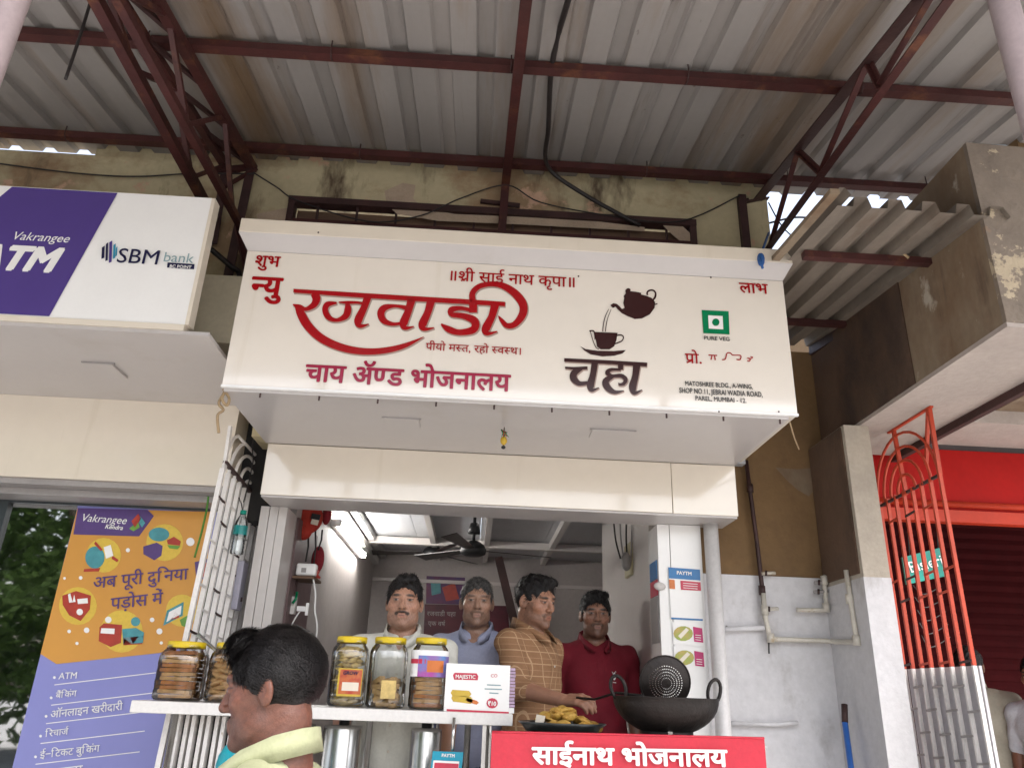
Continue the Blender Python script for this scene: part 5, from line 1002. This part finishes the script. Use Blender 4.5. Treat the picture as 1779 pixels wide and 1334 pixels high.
def person(label, pos, H, yaw_, skin, shirt, hy=0., hp=0., hr=0., hair='hair_black', hair_t=.012, quiff=0., moustache=0., stubble=0., brow=1., face=1., jaw=1., build=1., sleeve='half', arms=None, hand=None,
           neck_open=.05, polo=False, group=None, fine=.0027, belly=0., rough_hair=.004, strands=900, back_hair=0., collar=True, seed=1, placket=1):
    s = H/1.70; root = thing('person', label, 'person', pos, group, yaw_, s); rg_ = np.random.default_rng(seed)
    hc = np.array((0, -.012, 1.583), np.float32); RM = rotm(hy, hp, hr); skin = np.array(skin)
    J = {k: {'sh': (k*.176*build, .014, 1.372), 'el': (k*.215*build, .035, 1.11), 'wr': (k*.22*build, -.03, .875), 'hd': (0, -.15, -1), 'hn': (-k, 0, 0), 'curl': .35} for k in (-1, 1)}
    for k, dct in (arms or {}).items(): J[k].update(dct)
    hands = {k: hand_prims(J[k]['wr'], J[k]['hd'], J[k]['hn'], J[k]['curl'], k) for k in (-1, 1)}
    def headf(P): return head_sdf((P-hc) @ RM, face, jaw)
    def neckf(P): return smin(cap(P, (0, .030, 1.53), (0, .028, 1.40), .052, .060), cap(P, (0, .02, 1.43), (0, .015, 1.39), .07, .09), .03)
    def armf(P, k): return smin(cap(P, J[k]['sh'], J[k]['el'], .050*build, .040), cap(P, J[k]['el'], J[k]['wr'], .041, .0265), .02)
    def handf(P, k):
        d = cap(P, J[k]['el'], J[k]['wr'], .041, .0265)
        for a, b, ra, rb in hands[k]: d = smin(d, cap(P, a, b, ra, rb), .006)
        return d
    def torso(P, g=0.):
        d = ell(P, (0, .005, 1.27), (.172*build+g, .112*build+g, .185)); d = smin(d, ell(P, (0, -.008-belly, 1.05), (.155*build+g, .112*build+g+belly, .2)), .06); d = smin(d, ell(P, (0, .005, .92), (.165*build+g, .118*build+g, .13)), .05)
        for k in (-1, 1): d = smin(d, cap(P, (k*.045, .022, 1.412), J[k]['sh'], .042+g, .050*build+g), .045)
        return d
    def legs(P, g=0.):
        d = ell(P, (0, .005, .90), (.165*build+g, .115*build+g, .12))
        for k in (-1, 1): d = smin(d, smin(cap(P, (k*.085, .01, .86), (k*.095, .0, .48), .082*build+g, .055+g), cap(P, (k*.095, .0, .48), (k*.10, .02, .09), .054+g, .040+g), .03), .02)
        return d
    # --- skin body: one mesh, finer round head and hands
    parts = []
    parts.append(surface_nets(lambda P: smin(headf(P), neckf(P), .018), hc-np.array((.13, .15, .19)), hc+np.array((.13, .15, .135)), fine))
    parts.append(surface_nets(lambda P: smin(torso(P, -.014), neckf(P), .03), (-.3, -.22, .8), (.3, .22, 1.41), .014)); parts.append(surface_nets(lambda P: legs(P, -.012), (-.25, -.2, .05), (.25, .2, .92), .016))
    for k in (-1, 1):
        pts = [J[k]['el'], J[k]['wr']]+[q for pr in hands[k] for q in pr[:2]]; A = np.array([list(q) for q in pts]); lo, hi = A.min(0)-.055, A.max(0)+.055
        parts.append(surface_nets(lambda P: handf(P, k), lo, hi, .0042 if (arms and k in arms) else .006)); pts = np.array([J[k]['sh'], J[k]['el']]); parts.append(surface_nets(lambda P: armf(P, k), pts.min(0)-.07, pts.max(0)+.07, .009))
    V = np.concatenate([p[0] for p in parts]); off = np.cumsum([0]+[len(p[0]) for p in parts]); Fc = np.concatenate([p[1]+o for p, o in zip(parts, off)])
    ph0 = rg_.uniform(0, 6, 3); col = np.tile(skin, (len(V), 1)); nh = len(parts[0][0]); L = (V[:nh]-hc) @ RM; x, y, z = L[:, 0], L[:, 1], L[:, 2]; c = col[:nh]
    def paint(msk, rgb, a=1.): m_ = (np.clip(msk, 0, 1)*a)[:, None]; c[:] = c*(1-m_)+np.array(rgb)*m_
    def blob(cx_, cz_, rx, rz, soft=.35): return np.clip((1-np.sqrt(((x-cx_)/rx)**2+((z-cz_)/rz)**2))/soft, 0, 1)*(y < -.03)
    for sd_ in (-1, 1):
        paint(blob(sd_*.044, -.025, .03, .03, .8), skin*np.array((1.12, .95, .92)), .5); paint(blob(sd_*.032, -.006, .026, .014, .7), skin*.72, .6)
        if brow: paint(blob(sd_*.032, .025, .027, .0085, .6), (.015, .011, .01), .95*brow)
    paint(blob(0, -.065, .024, .012, .5), skin*np.array((.92, .62, .60)), .75); paint(blob(0, -.0645, .022, .0022, .6), skin*.25, .8)
    for sd_ in (-1, 1): paint(blob(sd_*.010, -.036, .006, .003, .6), skin*.2, .8)
    if stubble:
        lo_ = np.clip((-.042-z)/.02, 0, 1)*np.clip((.03-y)/.03, 0, 1)*(z > -.13); lo_ = np.maximum(lo_, np.clip((np.abs(x)-.05)/.012, 0, 1)*(z < .0)*(z > -.09)*(y < .01)*(y > -.045)); lo_ *= 1-blob(0, -.065, .024, .013, .4); paint(lo_, (.03, .022, .02), stubble)
    if moustache: paint(np.maximum(blob(0, -.048, .030, .0075, .4), np.maximum(blob(-.024, -.054, .012, .010, .4), blob(.024, -.054, .012, .010, .4))), (.018, .013, .012), moustache)
    for sd_ in (-1, 1):
        paint(blob(sd_*.0315, .0045, .0140, .0046, .4)*(y < -.07), (.26, .22, .20), .9); paint(blob(sd_*.0315, .005, .0066, .0058, .3)*(y < -.07), (.02, .012, .01)); paint(np.clip(1-np.abs(z-.0098)/.003, 0, 1)*(np.abs(x-sd_*.0315) < .016)*(y < -.06), (.03, .02, .018), .9)
    mottle_highlight = 1+.10*np.sin(x*330+y*210+ph0[0])*np.sin(z*290+x*150+ph0[1])+.07*rg_.normal(0, 1, nh)+.10*np.clip((z-.01)/.06, -1, 1)*(y < -.03); c *= np.clip(mottle_highlight, .6, 1.35)[:, None]; col[:nh] = c; mesh_np('body', V, Fc, 'skin', root, col)  # mottling, plus a highlight towards the forehead painted into the skin colour
    # --- hair: shell over the cranium with a hairline, plus locks
    ph = rg_.uniform(0, 6, 9)
    def locks(q): return rough_hair*(np.sin(q[:, 0]*95+q[:, 1]*60+ph[0])*.6+np.sin(q[:, 1]*130-q[:, 2]*70+ph[1])*.6+np.sin(q[:, 0]*210+q[:, 2]*160+ph[2])*.45+np.sin(q[:, 1]*260+q[:, 0]*120+ph[3])*.3)
    def hairf(P):
        q = (P-hc) @ RM; sh_ = ell(q, (0, .014, .034), (.0745+hair_t*.5, .094+hair_t*.9, .084+hair_t*1.35))
        if quiff: sh_ = smin(sh_, ell(q, (.012, -.062, .098), (.05, .034, .018+quiff)), .02)
        sh_ = sh_+locks(q); hl = .068-.82*(q[:, 1]+.088)-back_hair*np.clip(q[:, 1]*8, 0, 1); side = .012*np.cos(q[:, 0]*28)+.004*np.sin(q[:, 0]*170+ph[4])+.003*np.sin(q[:, 0]*310+q[:, 1]*200+ph[5])
        return smax(smax(sh_, hl+side-.012-q[:, 2], .008), -ell(q, (0, -.030, -.032), (.0575*face, .085, .098)), .004)
    HV, HF = surface_nets(hairf, hc-np.array((.13, .15, .15)), hc+np.array((.13, .16, .165)), .004)
    sv_, sf_ = [], []
    if len(HV) and strands:
        q = (HV-hc) @ RM; up_ = np.where(q[:, 2] > -.02)[0]
        for i in rg_.choice(up_, min(strands, len(up_)*3)):
            p = q[i]; r = np.array((p[0], p[1]-.014, p[2]-.034)); r /= np.linalg.norm(r)+1e-9; t = np.array((p[0]*3+rg_.normal(0, .25), (.6 if p[1] > -.03 else -.5)+rg_.normal(0, .16), -.35+rg_.normal(0, .12))); t -= r*(t @ r); t /= np.linalg.norm(t)+1e-9; b = np.cross(r, t); Ln = rg_.uniform(.018, .042)
            k = len(sv_); lift = rg_.uniform(.0, .008)
            for j, (u, v_, wd) in enumerate(((-.4, .0005, .0008), (.2, lift*.7, .0011), (.8, lift*.3-.001, .0003))):
                for sg_ in (-1, 1): sv_.append(hc+RM @ (p+t*Ln*u+r*(v_+.0008)+b*sg_*wd))
            sf_ += [(k, k+1, k+3, k+2), (k+2, k+3, k+5, k+4)]
    if sv_: HF = np.concatenate([HF, np.array(sf_)+len(HV)]); HV = np.concatenate([HV, np.array(sv_)])
    mesh_np('hair', HV, HF, hair, root)
    # --- clothes
    fz = rg_.uniform(0, 6, 8)
    def folds(P):
        x, y, z = P.T; f = .0045*np.sin(z*26+x*18+fz[0]+2*np.sin(x*9))*np.clip((1.36-z)*5, 0, 1)+.003*np.sin(x*44-z*31+fz[1]+np.sin(z*14))
        return f+.003*np.sin(z*60+y*40+fz[2])*np.clip(np.abs(x)-.13, 0, .1)*10
    sle = {'half': .72, 'elbow': 1.0, 'long': 1.0}[sleeve]
    def shirtf(P):
        d = torso(P, .009)
        for k in (-1, 1):
            a, e, w_ = (np.array(J[k][q]) for q in ('sh', 'el', 'wr')); b = a+(e-a)*sle; d = smin(d, cap(P, a, b, .062*build, .056 if sleeve == 'half' else .052), .022)
            if sleeve == 'long': d = smin(d, cap(P, e, e+(w_-e)*.93, .050, .037), .02)
            if sleeve == 'elbow': d = smin(d, cap(P, e, e+(w_-e)*.16, .051, .049), .015)
        d = d+folds(P); d = smax(d, .835-P[:, 2], .01)
        d = smax(d, -cap(P, (0, .03, 1.44), (0, .012, 1.62), .060, .085), .006)
        d = smax(d, -cap(P, (0, -.075, 1.47), (0, -.125, 1.415-neck_open), .040, .006), .005)
        return d
    A = np.array([J[k][q] for k in (-1, 1) for q in ('sh', 'el')]+[J[k]['wr'] for k in (-1, 1) if sleeve != 'half']+[(0, -.2-belly, .9), (0, .2, .9), (-.2, 0, 1.45), (.2, 0, 1.0)])
    SV, SF = surface_nets(shirtf, A.min(0)-.08, A.max(0)+.08, .0075); sh_o = mesh_np('shirt', SV, SF, shirt, root)
    if collar:
        mb = MB()
        for k in (-1, 1):
            P_ = [(0, .094, 1.515), (k*.045, .084, 1.513), (k*.072, .035, 1.498), (k*.068, -.028, 1.468), (k*.046, -.078, 1.434), (k*.022, -.108, 1.405)]; w_ = [.05, .052, .054, .052, .046, .022]
            for i in range(5):
                a, b = Vector(P_[i]), Vector(P_[i+1]); oa = Vector((a.x*5, (a.y-.02)*5, -1)).normalized()*w_[i]; ob = Vector((b.x*5+ (.0 if i < 4 else k*.35), (b.y-.02)*5, -1)).normalized()*w_[i+1]
                mb.add([a, b, b+ob, a+oa, a*1.0+Vector((a.x, a.y-.02, 0)).normalized()*.006, b+Vector((b.x, b.y-.02, 0)).normalized()*.006], [(0, 1, 2, 3), (4, 5, 2, 3), (0, 1, 5, 4)], True)
        co = put('collar', mb.mesh('collar', shirt), None); co.parent = sh_o
    if placket:
        zs = np.linspace(1.405-neck_open, .86 if placket == 1 else 1.24, 24); mb = MB(); yc = [on_chest(shirtf, 0, z_)-.001 for z_ in zs]
        for i in range(23): mb.add([(-.016, yc[i]+.001, zs[i]), (.016, yc[i]-.002, zs[i]), (.016, yc[i+1]-.002, zs[i+1]), (-.016, yc[i+1]+.001, zs[i+1])], [(0, 1, 2, 3)], True)
        co = put('placket', mb.mesh('placket', shirt), None); co.parent = sh_o
        for i in (range(2, 23, 5) if placket == 1 else ()): co = put('button', MB().ball((0, yc[i]-.003, zs[i]), (.0055, .002, .0055), 8, 5).mesh('button', 'cream_panel'), None); co.parent = sh_o
    TV, TF = surface_nets(lambda P: smax(legs(P, .006)+.003*np.sin(P[:, 2]*34+P[:, 0]*20), .06-P[:, 2], .01), (-.28, -.22, .03), (.28, .22, .96), .013); mesh_np('trousers', TV, TF, 'trouser_dark', root)
    for k in (-1, 1):
        o = put('shoe', MB().ball((k*.10, -.04, .036), (.046, .13, .036), 14, 8).mesh('shoe', 'shoe'), None); o.parent = root
    return root, shirtf, sh_o
def local(pos, H, yaw_, w_): q = Matrix.Rotation(-yaw_, 3, 'Z') @ (Vector(w_)-Vector(pos)); return tuple(q*(1.70/H))
M('shirt_white', (.70, .69, .62), .85, var=.06, scale=6, bump=.25, bscale=25); M('shirt_blue', (.40, .42, .55), .85, var=.10, scale=6, bump=.3, bscale=25, col2=(.34, .37, .52)); M('shirt_maroon', (.20, .005, .018), .85, var=.15, scale=6, bump=.25, bscale=25)
M('shirt_lime', (.46, .48, .29), .85, var=.12, scale=7, bump=.3, bscale=25); M('shirt_sage', (.30, .28, .22), .85, var=.15); M('shirt_pale', (.55, .58, .62), .85, var=.1, bump=.3)
# brown checked cloth
m = M('shirt_check', (.30, .155, .075), .85, var=.12, scale=8, bump=.3, bscale=25); t = m.node_tree; N, L_ = t.nodes, t.links; b = N['Principled BSDF']; base = b.inputs['Base Color'].links[0].from_socket; tc = N.new('ShaderNodeTexCoord'); sx = N.new('ShaderNodeSeparateXYZ'); nz = N.new('ShaderNodeTexNoise'); nz.inputs['Scale'].default_value = 5
va = N.new('ShaderNodeVectorMath'); va.operation = 'MULTIPLY_ADD'; va.inputs[1].default_value = (.004, .004, .004); L_.new(tc.outputs['Object'], nz.inputs['Vector']); L_.new(nz.outputs['Color'], va.inputs[0]); L_.new(tc.outputs['Object'], va.inputs[2]); L_.new(va.outputs[0], sx.inputs[0])
def fnode(op, a, c=None):
    q = N.new('ShaderNodeMath'); q.operation = op
    for i, v in enumerate((a, c)):
        if v is None: continue
        if isinstance(v, (int, float)): q.inputs[i].default_value = v
        else: L_.new(v, q.inputs[i])
    return q.outputs[0]
hor = fnode('ADD', sx.outputs['X'], fnode('MULTIPLY', sx.outputs['Y'], .7)); ln = None
for src, per, wd in ((hor, .046, .09), (sx.outputs['Z'], .052, .09), (sx.outputs['Z'], .026, .05)):
    q = fnode('LESS_THAN', fnode('FRACT', fnode('MULTIPLY', src, 1/per)), wd); ln = q if ln is None else fnode('MAXIMUM', ln, q)
mx = N.new('ShaderNodeMix'); mx.data_type = 'RGBA'; L_.new(fnode('MULTIPLY', ln, .6), mx.inputs[0]); L_.new(base, mx.inputs[6]); mx.inputs[7].default_value = (.56, .38, .22, 1); L_.new(mx.outputs[2], b.inputs['Base Color'])

FL = .36
p = PY(706, 1003, 3.58); person('man with moustache in white open-collared shirt behind the jars', (p.x, 3.60, FL), p.z-FL, .0, (.47, .25, .165), 'shirt_white', hp=-.05, hair_t=.012, quiff=.006, moustache=.9, stubble=.15, face=1.06, jaw=1.1, build=1.08, neck_open=.09, belly=.03, seed=2)
p = PY(831, 1006, 3.98); person('grey haired man in light blue shirt standing behind the carton', (p.x, 3.98, FL), p.z-FL, -.12, (.41, .235, .16), 'shirt_blue', hy=.15, hair='hair_grey', hair_t=.006, moustache=.35, stubble=.3, face=.98, build=.96, neck_open=.08, sleeve='long', seed=3, brow=.7)
p = PY(932, 1003, 3.86); H3 = p.z-FL; pos3 = (p.x-.01, 3.86, FL); yw3 = R(52); lw_ = lambda q: local(pos3, H3, yw3, q)
el, wr = PY(900, 1196, 3.66), PY(978, 1216, 3.50); hdv = HAND-wr
person('man in brown checked shirt holding the skimmer handle, looking down', pos3, H3, yw3, (.40, .20, .125), 'shirt_check', hy=R(-8), hp=.14, hr=-.04, hair_t=.010, quiff=.006, moustache=.35, stubble=.35, build=1.0, sleeve='elbow', neck_open=.07, seed=4,
       arms={-1: {'sh': (-.178, .012, 1.385), 'el': lw_(el), 'wr': lw_(wr), 'hd': tuple(Matrix.Rotation(-yw3, 3, 'Z') @ hdv), 'hn': tuple(Matrix.Rotation(-yw3, 3, 'Z') @ Vector((.2, .45, -.8))), 'curl': .62}})
p = PY(1033, 1031, 4.32); r4, f4, s4 = person('bearded man in maroon polo shirt standing behind the kadai', (p.x, 4.32, FL), p.z-FL, .10, (.34, .17, .11), 'shirt_maroon', hy=-.12, hair_t=.012, quiff=.008, moustache=.5, stubble=.42, face=.98, build=1.02, neck_open=.04, seed=5, placket=2)
mb = MB()
for pts in ([(0, 0), (.008, .012), (.004, .024), (.012, .03), (.016, .02), (.022, .012), (.018, .002), (.012, -.008), (.006, -.01)], [(.014, .028), (.018, .036), (.022, .03)], [(-.004, .03), (-.002, .032), (.008, .014), (.006, .012)], [(.0, -.018), (.018, -.019), (.018, -.023), (.0, -.022)]):
    mb.poly([(.065+x, on_chest(f4, .065+x, 1.27+z)-.001, 1.27+z) for x, z in pts])
em = put('shirt_emblem', mb.mesh('shirt_emblem', 'white_print'), None); em.parent = s4
# passer-by walking to the left in front of the counter
p = PY(496, 1100, 1.76); person('passer-by in lime shirt walking past the counter, seen from the side', (p.x+.0, 1.76, 0), p.z, R(-100), (.17, .065, .04), 'shirt_lime', hy=R(4), hp=.12, hair_t=.009, quiff=.010, face=.95, stubble=.2, moustache=.25, build=.98, rough_hair=.0020, strands=12000, fine=.0024, back_hair=.035, neck_open=.04, seed=6)
# people in the neighbouring shop
p = PY(1783, 1112, 4.3); person('person in pale shirt with dark trim standing by the red gate', (p.x+.02, 4.3, FL), 1.47+.0, R(-60), (.22, .10, .06), 'shirt_pale', seed=7, fine=.004, strands=200)
p = PY(1672, 1125, 4.62); person('person in sage shirt turned away behind the red gate bars', (p.x+.02, 4.62, FL), p.z-FL, R(140), (.20, .095, .055), 'shirt_sage', seed=8, fine=.004, strands=200, build=1.1)
# ================================================================ trees over the road (mirrored in the glass and the glossy panels)
def tree(x, y, h, r, label, seed):
    rr = random.Random(seed); o = thing('street_tree', label, 'tree', (x, y, 0), 'trees across the road')
    mb = MB(); top = Vector((x+rr.uniform(-.3, .3), y, h*.55)); mb.tube([(x, y, -.06), (x+.05, y, h*.25), top], [.16, .13, .08], 8)
    for k in range(6): a = k*1.05+rr.random(); mb.tube([top-Vector((0, 0, rr.uniform(0, h*.2))), top+Vector((math.cos(a)*r*.4, math.sin(a)*r*.4, h*.12)), top+Vector((math.cos(a)*r*.75, math.sin(a)*r*.7, h*rr.uniform(.15, .32)))], [.06, .04, .015], 6)
    mb.build('trunk', 'bark', o); lb = MB(); cl = [(Vector((x, y, h*.68))+Vector((rr.gauss(0, r*.45), rr.gauss(0, r*.4), rr.uniform(-h*.5, h*.26))), rr.uniform(.35, .75)) for _ in range(44)]
    for c, cr in cl:
        for _ in range(130):
            p = c+Vector((rr.gauss(0, cr*.5), rr.gauss(0, cr*.5), rr.gauss(0, cr*.38))); a = Vector((rr.gauss(0, 1), rr.gauss(0, 1), rr.gauss(0, .6))).normalized()*rr.uniform(.07, .13); b = a.orthogonal().normalized()*a.length*.5
            lb.v += [tuple(p-a), tuple(p+b), tuple(p+a), tuple(p-b)]; k = len(lb.v); lb.f.append((k-4, k-3, k-2, k-1)); lb.sm.append(False)
    me = bpy.data.meshes.new('crown'); me.from_pydata(lb.v, [], lb.f); me.materials.append(MATS['leaf']); put('crown', me, o)
for i, (x, y, h, r) in enumerate(((-8.0, -9.5, 7.4, 2.4), (-10.6, -8.5, 7.8, 2.5), (-13.5, -9, 7.5, 2.5), (-6.4, -13, 5.2, 1.9), (9.5, -16, 5.0, 2.2))):
    tree(x, y, h, r, ('broad leafy tree across the road facing the bank', 'tallest leafy tree across the road', 'outermost leafy tree across the road', 'small leafy tree set back from the road', 'lone leafy tree far across the road by itself')[i], 40+i)
rr = random.Random(9); hb = MB()
for _ in range(11000):
    p = Vector((rr.uniform(-20, -6.5), rr.uniform(-13, -11.6), rr.uniform(0, 1)**.8*(7.6+.9*math.sin(_*.7)))); a = Vector((rr.gauss(0, 1), rr.gauss(0, 1), rr.gauss(0, .7))).normalized()*rr.uniform(.14, .28); b = a.orthogonal().normalized()*a.length*.55
    hb.v += [tuple(p-a), tuple(p+b), tuple(p+a), tuple(p-b)]; k = len(hb.v); hb.f.append((k-4, k-3, k-2, k-1)); hb.sm.append(False)
me = bpy.data.meshes.new('hedge'); me.from_pydata(hb.v, [], hb.f); me.materials.append(MATS['leaf']); tag(put('hedge', me), 'tall mass of green creepers behind the trees across the road', 'creeper', kind='stuff')
